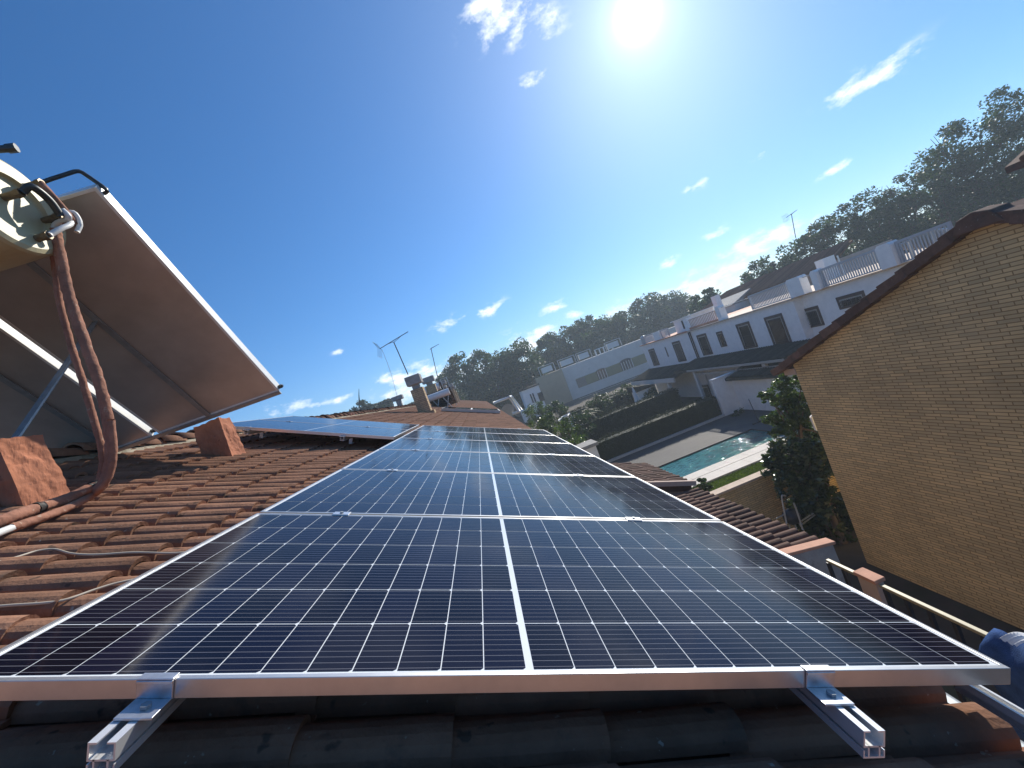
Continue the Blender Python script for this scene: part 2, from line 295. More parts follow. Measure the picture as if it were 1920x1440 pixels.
def obj(name, mb, mats, parent=None, smooth=False, origin=None, bevel=0, local=False):
    """one mesh object; the points of mb are world points unless local"""
    if not isinstance(mats, (list, tuple)): mats = [mats]
    V = np.array(mb.v, float)
    if local: W = WM.get(parent, Matrix.Identity(4))
    elif parent is not None:
        W = WM[parent]; inv = np.array(W.inverted()); V = V @ inv[:3, :3].T + inv[:3, 3]
    else:
        o = np.array(origin if origin is not None else ((V[:, 0].min() + V[:, 0].max()) / 2, (V[:, 1].min() + V[:, 1].max()) / 2, V[:, 2].min())); V = V - o; W = Matrix.Translation(o)
    me = bpy.data.meshes.new(name); me.from_pydata(V.tolist(), [], mb.f)
    for m in mats: me.materials.append(m)
    me.polygons.foreach_set('material_index', mb.mi)
    if smooth: me.polygons.foreach_set('use_smooth', [True] * len(mb.f))
    a = me.attributes.new('rnd', 'FLOAT', 'FACE'); a.data.foreach_set('value', mb.r)
    me.update()
    o_ = bpy.data.objects.new(name, me); COL.objects.link(o_)
    if parent is not None: o_.parent = parent
    else: o_.matrix_world = W
    WM[o_] = W
    if bevel:
        b = o_.modifiers.new('bevel', 'BEVEL'); b.width = bevel; b.segments = 2; b.limit_method = 'ANGLE'
    return o_
def tag(o, label=None, cat=None, group=None, kind=None):
    if label: o['label'] = label
    if cat: o['category'] = cat
    if group: o['group'] = group
    if kind: o['kind'] = kind
    return o
def thing(name, loc, label, cat, group=None, rot=None):
    o = bpy.data.objects.new(name, None); COL.objects.link(o); o.empty_display_size = .1
    W = Matrix.Translation(Vector(loc)) @ (rot or Matrix.Identity(4)); o.matrix_world = W; WM[o] = W
    return tag(o, label, cat, group)
def struct(name, mb, m, smooth=False): return tag(obj(name, mb, m, smooth=smooth), kind='structure')

GROUND = -7.06
TH = R_(23)
MROT = Matrix.Rotation(TH, 4, 'Y')
MP = np.array(MROT)[:3, :3]
def pw(X, Y, h): return MP @ np.array([X, Y, h], float)       # roof plane coordinates -> world

# ------------------------------------------------------------------ ground and garden surfaces
mb = MB(); mb.add([(-900, -900, GROUND - .02), (900, -900, GROUND - .02), (900, 900, GROUND - .02), (-900, 900, GROUND - .02)], [(0, 1, 2, 3)]); struct('ground', mb, M_SOIL)
mb = MB(); mb.box((3.5, 21.05, GROUND - .3), (17.5, 25.5, GROUND + .10)); mb.box((14.75, 15, GROUND - .3), (17.5, 21.05, GROUND + .10)); struct('pool_deck', mb, M_DECKSHADE)
mb = MB(); mb.cur = 0
for i in range(11):
    x = 4 + i * 1.0; mb.rnd = random.random(); mb.box((x + .004, 17.45, GROUND - .2), (x + .996, 18.2, GROUND + .12))
for i in range(9):
    x = 4 + i * 1.25; mb.box((x + .004, 16.62, GROUND - .2), (x + 1.246, 17.44, GROUND + .11))
struct('pool_coping', mb, M_STONE)
mb = MB(); mb.box((6.2, 18.2, GROUND - .6), (14.75, 21.05, GROUND + .03)); struct('pool_water', mb, M_WATER)
mb = MB(); mb.box((4, 11.6, GROUND - .2), (13, 16.6, GROUND)); struct('lawn_soil', mb, M_SOIL)
mb = MB(); mb.box((4, 25.5, GROUND - .2), (16.15, 25.72, GROUND + .24)); struct('kerb', mb, M_KERB)
def blades(name, x0, x1, y0, y1, z, n, h, m, label, cat, seed=1):
    rg = np.random.default_rng(seed); mb = MB()
    for i in range(n):
        x, y = rg.uniform(x0, x1), rg.uniform(y0, y1); a = rg.uniform(0, PI); w = .012; hh = h * rg.uniform(.5, 1.2); dx, dy = rg.normal(0, h * .4, 2); mb.rnd = rg.random()
        mb.add([(x - w * math.cos(a), y - w * math.sin(a), z), (x + w * math.cos(a), y + w * math.sin(a), z), (x + dx, y + dy, z + hh)], [(0, 1, 2)])
    return tag(obj(name, mb, m), label, cat, kind='stuff')
blades('lawn_grass', 7.2, 12.8, 13.5, 16.6, GROUND, 26000, .09, M_GRASS, 'strip of bright green mown lawn beside the pale pool paving', 'grass')

# ------------------------------------------------------------------ tiled roofs
def tiles(mb, rows, y0, y1, pitch, h, X0, dX, seed, lod=None, barrel=.76, amp=.045, tw=None):
    """barrel tiles laid in rows; X along the fall, Y across; the points go through tw"""
    rg = np.random.default_rng(seed); nc = int(round((y1 - y0) / pitch)); tw = tw or pw
    for j in range(nc):
        yc = y0 + (j + .5) * pitch; near = lod is None or yc < lod
        ns = 8 if near else 5; wob = rg.normal(0, .003)
        for k in range(rows):
            xe = X0 + dX * k + rg.normal(0, .006); xs = xe - dX - .045; mb.rnd = float(np.clip(rg.normal(.5, .24), 0, 1))
            ra = pitch * barrel / 2 * rg.uniform(.97, 1.04); yy = yc + wob + rg.normal(0, .0025); skew = rg.normal(0, .003); lift = .017 + rg.normal(0, .003); am = amp * rg.uniform(.95, 1.06)
            lo = []; hi = []; inn = []
            for i in range(ns + 1):
                t = PI * i / ns; c, s_ = math.cos(t), math.sin(t) ** .85 if 0 < i < ns else 0.
                lo.append(tw(xe, yy - ra * c * 1.04, h - amp + lift + am * s_ * 1.03)); hi.append(tw(xs, yy + skew - ra * c * .95, h - amp + am * s_ * .93))
                inn.append(tw(xe - .003, yy - (ra - .012) * c, h - amp + lift + (am - .013) * s_ - .004))
            n = ns + 1
            mb.add(lo + hi + inn, [(i, i + 1, n + i + 1, n + i) for i in range(ns)] + [(2 * n + i, 2 * n + i + 1, i + 1, i) for i in range(ns)])
            # the flat channel beside the barrel
            ya, yb = yy + ra * 1.0, yy + pitch - ra * .9
            p = [tw(xe, ya, h - amp + lift - .002), tw(xe, yb, h - amp + lift - .002), tw(xs, yb, h - amp - .002), tw(xs, ya, h - amp - .002), tw(xe, ya, h - amp + lift - .016), tw(xe, yb, h - amp + lift - .016)]
            mb.add(p, [(0, 1, 2, 3), (4, 5, 1, 0)])
    return mb
TH_TOP = -.15
ROWS = 16; XE0 = -2.51; DX = .31; PITCH = .1363
def ridge(mb, y0, y1, seed):
    rg = np.random.default_rng(seed); y = y0; R0 = pw(-2.60, 0, -.155)
    while y < y1:
        L = .36; r0, r1 = .115, .098; tilt = .018; mb.rnd = float(np.clip(rg.normal(.55, .2), 0, 1)); a_ = []; b_ = []; c_ = []; dz = rg.normal(0, .006); dxx = rg.normal(0, .006)
        for i in range(9):
            t = PI * i / 8; c, s2 = math.cos(t), math.sin(t)
            a_.append((R0[0] + dxx - r0 * c, y, R0[2] + .0 + dz + tilt + r0 * .95 * s2)); b_.append((R0[0] + dxx - r1 * c, y + L, R0[2] + dz - .01 + r1 * .95 * s2)); c_.append((R0[0] + dxx - (r0 - .016) * c, y + .004, R0[2] + dz + tilt - .004 + (r0 - .018) * .95 * s2))
        mb.add(a_ + b_ + c_, [(i, 9 + i, 10 + i, i + 1) for i in range(8)] + [(i, i + 1, 19 + i, 18 + i) for i in range(8)])
        y += .305
    return mb
def row_house(y0, y1, label, lod, seed, gable_near=False):
    h = thing('terraced_house', (-.3, (y0 + y1) / 2, GROUND), label, 'house', 'houses of the row with the solar panels')
    mb = MB(); tiles(mb, ROWS, y0, y1, PITCH, TH_TOP, XE0, DX, seed, lod)
    a, b = -2.62, 2.12                                 # solid deck under the tiles, and the fall of the far side
    dk = [pw(a, y0, -.22), pw(b, y0, -.22), pw(b, y0, -.34), pw(a, y0, -.36)]; mb.rnd = .3; mb.prism(dk, (0, y1 - y0, 0))
    rz = pw(-2.62, 0, -.19); mb.prism([(rz[0], y0, rz[2]), (rz[0] - 4.4, y0, rz[2] - 1.87), (rz[0] - 4.4, y0, rz[2] - 2.0), (rz[0], y0, rz[2] - .15)], (0, y1 - y0, 0))
    rf = obj('roof', mb, M_TILE, h)
    obj('ridge_tiles', ridge(MB(), y0, y1, seed + 5), M_TILE, rf, smooth=True)
    mm = MB()
    rg = random.Random(seed)
    r1 = pw(-2.50, 0, -.2)
    mm.prism([(r1[0] - .05, y0, r1[2] - .05), (r1[0] + .04, y0, r1[2] - .03), (r1[0] + .015, y0, r1[2] + .075), (r1[0] - .05, y0, r1[2] + .1)], (0, y1 - y0, 0))
    obj('ridge_mortar', mm, M_MORTAR, rf)
    e = pw(1.85, 0, -.3); w = MB(); w.prism([(e[0], y0 + .02, GROUND), (e[0], y0 + .02, e[2] - .05), (rz[0], y0 + .02, rz[2] - .25), (rz[0] - 3.8, y0 + .02, e[2] + .1), (rz[0] - 3.8, y0 + .02, GROUND)], (0, y1 - y0 - .04, 0)); obj('wall', w, M_BRICKD, h)
    g = MB(); g0 = pw(2.17, y0, -.24); g1 = pw(2.17, y1, -.24)
    g.tube([g0 + np.array([.03, 0, -.03]), g1 + np.array([.03, 0, -.03])], .045, 10); obj('gutter', g, M_STEEL, h, smooth=True)
    return h
random.seed(4)
YA = -1.2277
row_house(YA - 22 * PITCH, YA + 100 * PITCH, 'house with the tiled roof that carries the blue solar panels in front', 9., 11)
row_house(YA + 100 * PITCH, YA + 205 * PITCH, 'terraced house beyond the solar panels with the brick chimney on its tiled roof', 0., 12)
row_house(YA + 205 * PITCH, YA + 450 * PITCH, 'farthest house of the tiled roof row, with several chimneys along its ridge', 0., 13)

# ------------------------------------------------------------------ solar panels
PL, PWD = 2.094, 1.038
GAP = .02
CP = .085; MG = (PL - 24 * CP - .014) / 2
def panel_parts():
    f = MB(); t = .035; lip = .011
    f.box((0, 0, -t), (PL, lip, 0)); f.box((0, PWD - lip, -t), (PL, PWD, 0)); f.box((0, lip, -t), (lip, PWD - lip, 0)); f.box((PL - lip, lip, -t), (PL, PWD - lip, 0))
    f.box((lip, lip, -t), (PL - lip, .03, -t + .002)); f.box((lip, PWD - .03, -t), (PL - lip, PWD - lip, -t + .002))
    g = MB(); g.cur = 0; g.box((lip, lip, -.0075), (PL - lip, PWD - lip, -.0022)); g.cur = 1; rg = random.Random(3)
    for i in range(24):
        x0 = MG + CP * i + (.014 if i >= 12 else 0) + .0011; x1 = x0 + CP - .0022
        for j in range(6):
            y0 = .016 + .168 * j + .0019; y1 = y0 + .168 - .0038; c = .0055; g.rnd = rg.random(); z = -.0016
            g.add([(x0, y0, z), (x1 - c, y0, z), (x1, y0 + c, z), (x1, y1 - c, z), (x1 - c, y1, z), (x0, y1, z)], [(0, 1, 2, 3, 4, 5)])
    return f, g
pf, pg = panel_parts()
def dup(root, W, label):
    r = root.copy(); COL.objects.link(r); r.matrix_world = W; WM[r] = W; r['label'] = label
    for ch in list(root.children):
        c = ch.copy(); COL.objects.link(c); c.parent = r; WM[c] = W
        for g in list(ch.children):
            d = g.copy(); COL.objects.link(d); d.parent = c; WM[d] = W
    return r
ordn = ['nearest', 'second', 'third', 'fourth', 'fifth', 'farthest']
P0 = None
for i in range(6):
    W = MROT @ Matrix.Translation((0, i * (PWD + GAP), 0))
    lb = f'{ordn[i]} of the six dark blue solar panels in the long row'
    if P0 is None:
        P0 = thing('solar_module', (0, 0, 0), lb, 'solar panel', 'solar panels on the tiled roof', MROT)
        obj('frame', pf, M_FRAME, P0, local=True, bevel=.0012); obj('laminate', pg, [M_SHEET, M_CELL], P0, local=True)
    else: dup(P0, W, lb)
LT = MROT @ Matrix.Translation((-2.152, 4.19, .082)) @ Matrix.Rotation(R_(1.9), 4, 'Y')
dup(P0, LT, 'front one of the two raised solar panels left of the long row')
dup(P0, LT @ Matrix.Translation((0, PWD + GAP, 0)), 'back one of the two raised solar panels left of the long row')

# rails, clamps
def rail_mb(L0, L1, w=.042, top=-.0365, hh=.048):
    m = MB(); y0, y1 = L0, L1; z = top; a = w / 2; t = .003
    for s in (-1, 1):
        xs = sorted((s * a, s * (a - t))); m.box((xs[0], y0, z - .026), (xs[1], y1, z - .003))          # upper walls
        xs = sorted((s * a, s * .0075)); m.box((xs[0], y0, z - .003), (xs[1], y1, z))                    # lips of the slot
        xs = sorted((s * .012, s * .009)); m.box((xs[0], y0, z - hh + .003), (xs[1], y1, z - .026))      # lower walls
        xs = sorted((s * a, s * (a - .0025))); m.box((xs[0], y0, z - hh), (xs[1], y1, z - hh + .014))    # foot lips
    m.box((-a, y0, z - .029), (a, y1, z - .026)); m.box((-a + .0026, y0, z - hh), (a - .0026, y1, z - hh + .003))
    return m
def rail(X, L0, L1, label, W=MROT):
    o = thing('mounting_rail', (0, 0, 0), label, 'mounting rail', 'aluminium rails under the panels', W @ Matrix.Translation((X, 0, 0)))
    obj('profile', rail_mb(L0, L1), M_ALU, o, local=True)
    y = L0 + .35
    while y < L1:
        f = MB(); f.box((-.02, y, -.15), (.02, y + .006, -.0855)); f.box((-.02, y, -.16), (.02, y + .09, -.15)); y += 1.3
        obj('roof_hook', f, M_CLAMP, o, local=True)
RX = (.348, 1.662)
rail(RX[0], -.092, 6.36, 'left aluminium rail sticking out under the front edge of the long row')
rail(RX[1], -.108, 6.36, 'right aluminium rail sticking out under the front edge of the long row')
rail(.42, -.03, 2.12, 'left rail under the two raised solar panels', LT)
rail(1.5, -.03, 2.12, 'right rail under the two raised solar panels', LT)
sr = thing('spare_rail', (0, 0, 0), 'bright aluminium rail lying along the eave by the bottom right corner', 'mounting rail', rot=MROT @ Matrix.Translation((2.085, 0, -.045)))
obj('profile', rail_mb(-1.0, .085, .03, -.03, .03), M_ALU, sr, local=True)
def hexbolt(m, x, y, z, r=.0075, h=.006, seg=6):
    vs = [(x + r * math.cos(2 * PI * k / seg), y + r * math.sin(2 * PI * k / seg), z) for k in range(seg)] + [(x + r * math.cos(2 * PI * k / seg), y + r * math.sin(2 * PI * k / seg), z + h) for k in range(seg)]
    m.add(vs, [list(range(seg))[::-1], list(range(seg, 2 * seg))] + [(k, (k + 1) % seg, seg + (k + 1) % seg, seg + k) for k in range(seg)])
def end_clamp(W, label, flip=False):
    o = thing('end_clamp', (0, 0, 0), label, 'clamp', 'clamps holding the solar panels', W)
    m = MB(); s = -1 if flip else 1; a = .031
    def bx(y0, y1, z0, z1, aa=a): y0, y1 = sorted((y0 * s, y1 * s)); m.box((-aa, y0, z0), (aa, y1, z1))
    bx(-.0045, .013, .0006, .0036); bx(-.0065, -.0012, -.006, .0004); bx(-.0045, -.0012, -.031, -.0062); bx(-.05, -.0012, -.0357, -.0312)
    obj('bracket', m, M_CLAMP, o, local=True, bevel=.0008)
    b = MB(); hexbolt(b, .003, -.026 * s, -.0309, .0085, .006); obj('bolt', b, M_STEEL, o, local=True)
    return o
def mid_clamp(W, label):
    o = thing('mid_clamp', (0, 0, 0), label, 'clamp', 'clamps holding the solar panels', W)
    m = MB(); m.box((-.034, -.021, .0006), (.034, .021, .0036)); m.box((-.034, -.008, -.033), (.034, .008, .0004)); obj('bracket', m, M_CLAMP, o, local=True, bevel=.0008)
    b = MB(); hexbolt(b, 0, 0, .0036, .0075, .006); obj('bolt', b, M_STEEL, o, local=True)
for k, X in enumerate(RX):
    sd = ('left', 'right')[k]
    end_clamp(MROT @ Matrix.Translation((X + (.012 if k == 0 else -.012), 0, 0)), f'{sd} silver end clamp with bolt on the front edge of the nearest panel')
    for i in range(1, 6):
        jn = ['first', 'second', 'third', 'fourth', 'fifth'][i - 1]
        mid_clamp(MROT @ Matrix.Translation((X, i * (PWD + GAP) - GAP / 2, 0)), f'small {sd} clamp at the {jn} joint between panels, counted from the front')
    end_clamp(MROT @ Matrix.Translation((X, 6 * (PWD + GAP) - GAP, 0)), f'small {sd} clamp on the far end edge of the long row', True)
for k, X in enumerate((.42, 1.5)):
    sd = ('left', 'right')[k]
    mid_clamp(LT @ Matrix.Translation((X, PWD + GAP / 2, 0)), f'{sd} clamp at the joint of the two raised panels')
    end_clamp(LT @ Matrix.Translation((X, 0, 0)), f'{sd} clamp under the front edge of the raised panels')

# ------------------------------------------------------------------ solar water heater, its blocks and pipes
def rough_block(name, quad, depth_vec, m, label, seed, cat='masonry block', group='terracotta blocks under the water heater', cuts=28, amp=.021):
    """quad: four points of one face (ccw), depth_vec: to the opposite face; every face is cut up and roughened"""
    rg = random.Random(seed); P = [np.array(q, float) for q in quad]; D = np.array(depth_vec, float); C8 = P + [p + D for p in P]
    ctr = sum(C8) / 8; mb = MB(); cache = {}
    def nz_(p):
        k = tuple(np.round(p, 4))
        if k not in cache:
            q = p * 9; w = 1.6 * mnoise.fractal(Vector(p * 7 + seed * 3.1), .9, 2.1, 5) + .8 * abs(mnoise.noise(Vector(p * 14 + seed))) + .9 * mnoise.noise(Vector(p * np.array([2.5, 2.5, 5]) + seed))
            d = p - ctr; cache[k] = p + d / np.linalg.norm(d) * amp * w * .6
        return cache[k]
    for f in ((0, 1, 2, 3), (5, 4, 7, 6), (4, 0, 3, 7), (1, 5, 6, 2), (3, 2, 6, 7), (4, 5, 1, 0)):
        a, b, c, d = (C8[i] for i in f); n = cuts; g = []
        for i in range(n + 1):
            for j in range(n + 1):
                u, v = i / n, j / n; g.append(nz_(a * (1 - u) * (1 - v) + b * u * (1 - v) + c * u * v + d * (1 - u) * v))
        mb.add(g, [(i * (n + 1) + j, (i + 1) * (n + 1) + j, (i + 1) * (n + 1) + j + 1, i * (n + 1) + j + 1) for i in range(n) for j in range(n)])
    me = obj(name, mb, m, smooth=False)
    b = me.modifiers.new('weld', 'WELD'); b.merge_threshold = .0008
    return tag(me, label, cat, group)
# near block: lit face looks to +X, far block likewise
rough_block('masonry_block', [(-1.40, 1.585, .36), (-1.385, 1.835, .36), (-1.415, 1.825, .825), (-1.43, 1.60, .825)], (-.36, 0, 0), M_PILLAR, 'large rough terracotta block at the left edge beside the insulated pipes', 3)
rough_block('masonry_block', [(-1.40, 3.42, .36), (-1.40, 3.66, .36), (-1.425, 3.665, .845), (-1.435, 3.50, .845)], (-.27, .015, .0), M_PILLAR, 'smaller terracotta block under the lower edge of the tilted collector', 8)

WH = thing('solar_water_heater', (-1.9, 2.6, .6), 'big tilted solar water heater seen from behind with cream tank on the left', 'solar water heater')
ta = R_(43.8); EU = np.array([0, -math.cos(ta), math.sin(ta)]); EN = np.array([0, math.sin(ta), math.cos(ta)]); B0 = np.array([-.743, 3.37, .867]); LC = 1.97; TC = .085
for i, (xa, xb) in enumerate(((-1.914, -.743), (-3.14, -1.972))):
    A = lambda x, e, n: np.array([x, B0[1], B0[2]]) + EU * e + EN * n
    c = MB(); c.prism([A(xa + .002, .004, .004), A(xb - .002, .004, .004), A(xb - .002, LC - .004, .004), A(xa + .002, LC - .004, .004)], EN * .02)
    pc = obj('collector', c, M_BACK, WH)
    f = MB(); w = .022
    for (x0, x1, e0, e1) in ((xa, xa + w, 0, LC), (xb - w, xb, 0, LC), (xa + w, xb - w, 0, w), (xa + w, xb - w, LC - w, LC)):
        f.prism([A(x0, e0, 0), A(x1, e0, 0), A(x1, e1, 0), A(x0, e1, 0)], EN * TC)
    obj('frame', f, M_WHITEM, pc, bevel=.003)
    g = MB(); g.prism([A(xa + w, w, TC - .02), A(xb - w, w, TC - .02), A(xb - w, LC - w, TC - .02), A(xa + w, LC - w, TC - .02)], EN * .008); obj('cover', g, M_SEAL, pc)
A = lambda x, e, n: np.array([x, B0[1], B0[2]]) + EU * e + EN * n
for x in (-1.43, -2.32):
    f = MB(); f.prism([A(x - .022, -.02, -.012), A(x + .022, -.02, -.012), A(x + .022, LC, -.012), A(x - .022, LC, -.012)], EN * .010); obj('support_bar', f, M_STEEL, WH)
f = MB(); f.prism([A(-3.14, -.03, -.014), A(-.74, -.03, -.014), A(-.74, .008, -.014), A(-3.14, .008, -.014)], EN * .012); obj('bottom_bar', f, M_STEEL, WH)
for x in (-.93, -1.17, -1.62, -2.2):
    f = MB(); f.bar(A(x, -.045, .02), A(x, -.02, .02), .018); obj('peg', f, M_STEEL, WH)
for (x, e) in ((-.722, .02), (-1.935, .03)):
    f = MB(); f.tube([A(x - .05, e, .04), A(x + .012, e, .04)], .019, 10); f.tube([A(x + .012, e, .04), A(x + .022, e, .04)], .012, 10); obj('pipe_stub', f, M_DARKPIPE, WH, smooth=False)
# tank, its axis along X
TY, TZ, TR, TX = 1.63, 2.03, .285, -.955
t = MB(); prof = [(-2.2, .02), (-2.2, TR), (-.03, TR), (-.012, TR - .008), (0, TR - .03), (.0, TR * .62), (-.02, TR * .60), (-.026, TR * .57), (-.026, .02)]
sg = 56; vs = []
for (dx, r) in prof:
    for k in range(sg): vs.append((TX + dx, TY + r * math.cos(2 * PI * k / sg), TZ + r * math.sin(2 * PI * k / sg)))
t.add(vs, [(i * sg + k, i * sg + (k + 1) % sg, (i + 1) * sg + (k + 1) % sg, (i + 1) * sg + k) for i in range(len(prof) - 1) for k in range(sg)] + [list(range((len(prof) - 1) * sg, len(prof) * sg))])
tk = obj('tank', t, M_TANK, WH, smooth=False)
def T(dx, dy, dz): return np.array([TX + dx, TY + dy, TZ + dz])
for (dy, dz) in ((.13, .17), (-.02, .03), (.05, -.19), (.17, -.02)):
    f = MB(); f.tube([T(-.03, dy, dz), T(.04, dy, dz)], .02, 12); f.tube([T(.04, dy, dz), T(.068, dy, dz)], .025, 6); obj('tank_fitting', f, M_BRASS, tk)
f = MB(); p = T(.05, .13, .17); top = A(-.76, LC - .03, .05)
dz0, dz1 = (p - CAM) @ RC[2], (top - CAM) @ RC[2]; f.tube([p] + [at(x, y, dz0 + (dz1 - dz0) * w) for x, y, w in ((66, 347, .1), (95, 336, .3), (120, 328, .5), (140, 321.5, .66), (148, 321, .74), (155, 324, .8), (170, 334, .88), (190, 348, .95), (199, 355, .98), (201, 359, 1.), (197, 362, 1.), (186, 364, 1.))], .0125, 10); obj('connecting_pipe', f, M_DARKPIPE, WH, smooth=True)
f = MB(); f.tube([T(.0, -.02, .30), T(.06, .0, .30)], .019, 10); f.tube([T(.06, .0, .30), T(.10, .01, .30)], .024, 8); f.tube([T(-.05, -.03, .24), T(-.02, -.02, .295), T(.0, -.02, .30)], .02, 8); obj('safety_valve', f, M_DARKPIPE, WH)
for (pts, r, m) in (([T(.06, .13, .17), T(.10, .12, .08), T(.11, .17, -.02), T(.10, .20, -.06), T(.08, .16, -.09)], .017, M_FOAM), ([T(.07, -.02, .03), T(.11, .0, .06), T(.11, .08, .02), T(.10, .13, -.05)], .02, M_DARKPIPE), ([T(.07, .05, -.19), T(.10, .10, -.14), T(.11, .15, -.10), T(.10, .19, -.05), T(.11, .16, .0)], .015, M_AC), ([T(.08, .17, -.02), T(.12, .2, .0), T(.12, .22, -.06), T(.1, .2, -.12)], .014, M_AC)):
    f = MB(); f.tube(spline(pts, 5), r, 8); obj('elbow_pipe', f, m, WH, smooth=True)
# struts of the stand
for (a, b) in (((-1.47, 1.70, .80), A(-1.45, 1.18, -.01)), ((-2.6, 1.70, .80), A(-2.4, 1.18, -.01)), ((-1.9, 1.7, .9), T(-.9, 0, -TR))):
    a = np.array(a, float); b = np.array(b, float); f = MB(); f.bar(a, b, .042, .004, up=(0, 1, 0)); d = (b - a) / np.linalg.norm(b - a); x = np.cross(d, [0, 1, 0]); x /= np.linalg.norm(x)
    f.bar(a + x * .021 + np.array([0, .019, 0]), b + x * .021 + np.array([0, .019, 0]), .004, .036, up=(0, 1, 0)); obj('strut', f, M_STEEL, WH)
# insulated pipes: from the tank down to the tiles and off to the left
def pipe(label, pts, r, m, seed, tape=()):
    o = thing('insulated_pipe', pts[-2], label, 'pipe', 'insulated pipes of the water heater')
    s = spline(pts, 10); mb = MB(); mb.tube(s, r, 14, rough=.11, seed=seed); obj('insulation', mb, m, o, smooth=True)
    for (a, b) in tape:
        n = len(s); i0, i1 = int(a * n), max(int(b * n), int(a * n) + 2); q = MB(); q.tube(s[i0:i1], r * 1.07, 14, rough=.1, seed=seed + 1); obj('tape_wrap', q, M_TAPE, o, smooth=True)
    return o
def along(px, d): return at(px[0], px[1], d)
dp = [at(100, 440, 1)[0]]
top_d = (T(.1, .17, -.1) - CAM) @ RC[2]
H_ = -.105
def onroof(x, y, h):
    d = ray(x, y); n = MP[:, 2]; return CAM + d * ((h - n @ CAM) / (n @ d))
pB = [onroof(178, 921, -.07), onroof(120, 948, -.11), onroof(60, 968, -.11), onroof(0, 990, -.11), onroof(-70, 1012, -.12)]
d1 = (pB[0] - CAM) @ RC[2]
def path(pxs): 
    n = len(pxs); return [at(x, y, top_d + (d1 - top_d) * (i / (n - 1)) ** .9) for i, (x, y) in enumerate(pxs)]
p1 = path([(104, 432), (113, 480), (131, 560), (158, 640), (185, 715), (203, 790), (208, 850), (200, 893), (184, 917)])
pipe('outer brown insulated pipe curving down from the tank to the tiles, wrapped in black tape', p1 + [b + np.array([.0, .02, .03]) for b in pB], .026, M_FOAM, 5, ((.64, .72), (.83, .85)))
p2 = path([(98, 440), (103, 490), (112, 560), (130, 630), (152, 700), (176, 780), (192, 840), (192, 885), (178, 915)])
pipe('slimmer inner brown insulated pipe hanging beside the thicker one', [a + np.array([-.03, .03, 0]) for a in p2] + [b + np.array([-.04, .06, .035]) for b in pB], .017, M_FOAM, 9, ())
def pipe3():
    q = [p + np.array([.03, -.02, -.0]) for p in p1[5:]] + [onroof(172, 929, -.09), onroof(120, 955, -.115), onroof(60, 977, -.115), onroof(20, 990, -.115)]
    pipe('bare end of pale pipe lying lowest on the tiles at the left edge', q, .0185, M_FOAM, 13)
    mb = MB(); mb.tube(spline([onroof(34, 985, -.115), onroof(-30, 1010, -.115)], 6), .0155, 12)
    return mb
w3 = pipe3(); tag(obj('white_pipe', w3, M_AC, smooth=True), 'white plastic pipe coming out of brown insulation at the left edge', 'pipe')
mb = MB(); mb.tube(spline([T(.11, .14, -.01), T(.12, .15, -.06), p1[0] + np.array([0, 0, .02]), p1[1]], 6), .0165, 10); tag(obj('white_pipe', mb, M_AC, smooth=True), 'short white pipe at the tank end, going into the brown insulation', 'pipe')
# loose cables on the tiles
for lab, pts in (('upper beige cable lying loose over the tile barrels', [(-30, 1060), (30, 1045), (70, 1033), (103, 1030), (135, 1038), (180, 1040), (250, 1036), (330, 1037), (400, 1030)]), ('lower beige cable running under the edge of the nearest panel', [(-40, 1140), (20, 1135), (80, 1131), (125, 1124), (180, 1105), (225, 1092), (290, 1080)])):
    mb = MB(); mb.tube(spline([onroof(x, y, -.146) for x, y in pts], 8), .0042, 7); tag(obj('cable', mb, M_CABLE, smooth=True), lab, 'cable', 'cables lying on the tiles')

# ------------------------------------------------------------------ chimneys, antennas and other things on the row
def antenna(base, top, boom, label, name='tv_antenna', r=.018, els=9, group='television antennas', ydir=(0, 1, 0), refl=True):
    base, top = np.array(base, float), np.array(top, float); o = thing(name, base, label, 'antenna', group)
    m = MB(); m.tube([base, top], r, 8); obj('mast', m, M_IRON, o)
    a, b = np.array(boom[0], float), np.array(boom[1], float); m = MB(); m.tube([a, b], r * .7, 6); obj('boom', m, M_IRON, o)
    m = MB(); mid = (a + b) / 2; m.tube(spline([a * .72 + b * .28, mid * .5 + top * .5 + np.array([0, 0, -.02]), top, mid * .5 + top * .5 + (b - a) * .15, a * .25 + b * .75], 5), r * .45, 6); obj('brace', m, M_IRON, o)
    e = np.array(ydir, float)
    for i in range(els):
        p = a + (b - a) * (.12 + .88 * i / (els - 1)); L = .17 - .06 * i / els; m = MB(); m.tube([p - e * L, p + e * L], r * .22, 5); obj('element', m, M_STEEL, o)
    if refl:
        for s in (-1, 1):
            m = MB(); d = (b - a) / np.linalg.norm(b - a)
            for q in np.linspace(-.3, .3, 5): m.tube([a + e * q, a + e * q + np.array([0, 0, s * .28]) - d * .1], r * .25, 5)
            m.tube([a - e * .3 + np.array([0, 0, s * .27]) - d * .1, a + e * .3 + np.array([0, 0, s * .27]) - d * .1], r * .25, 5); obj('reflector', m, M_STEEL, o)
    return o
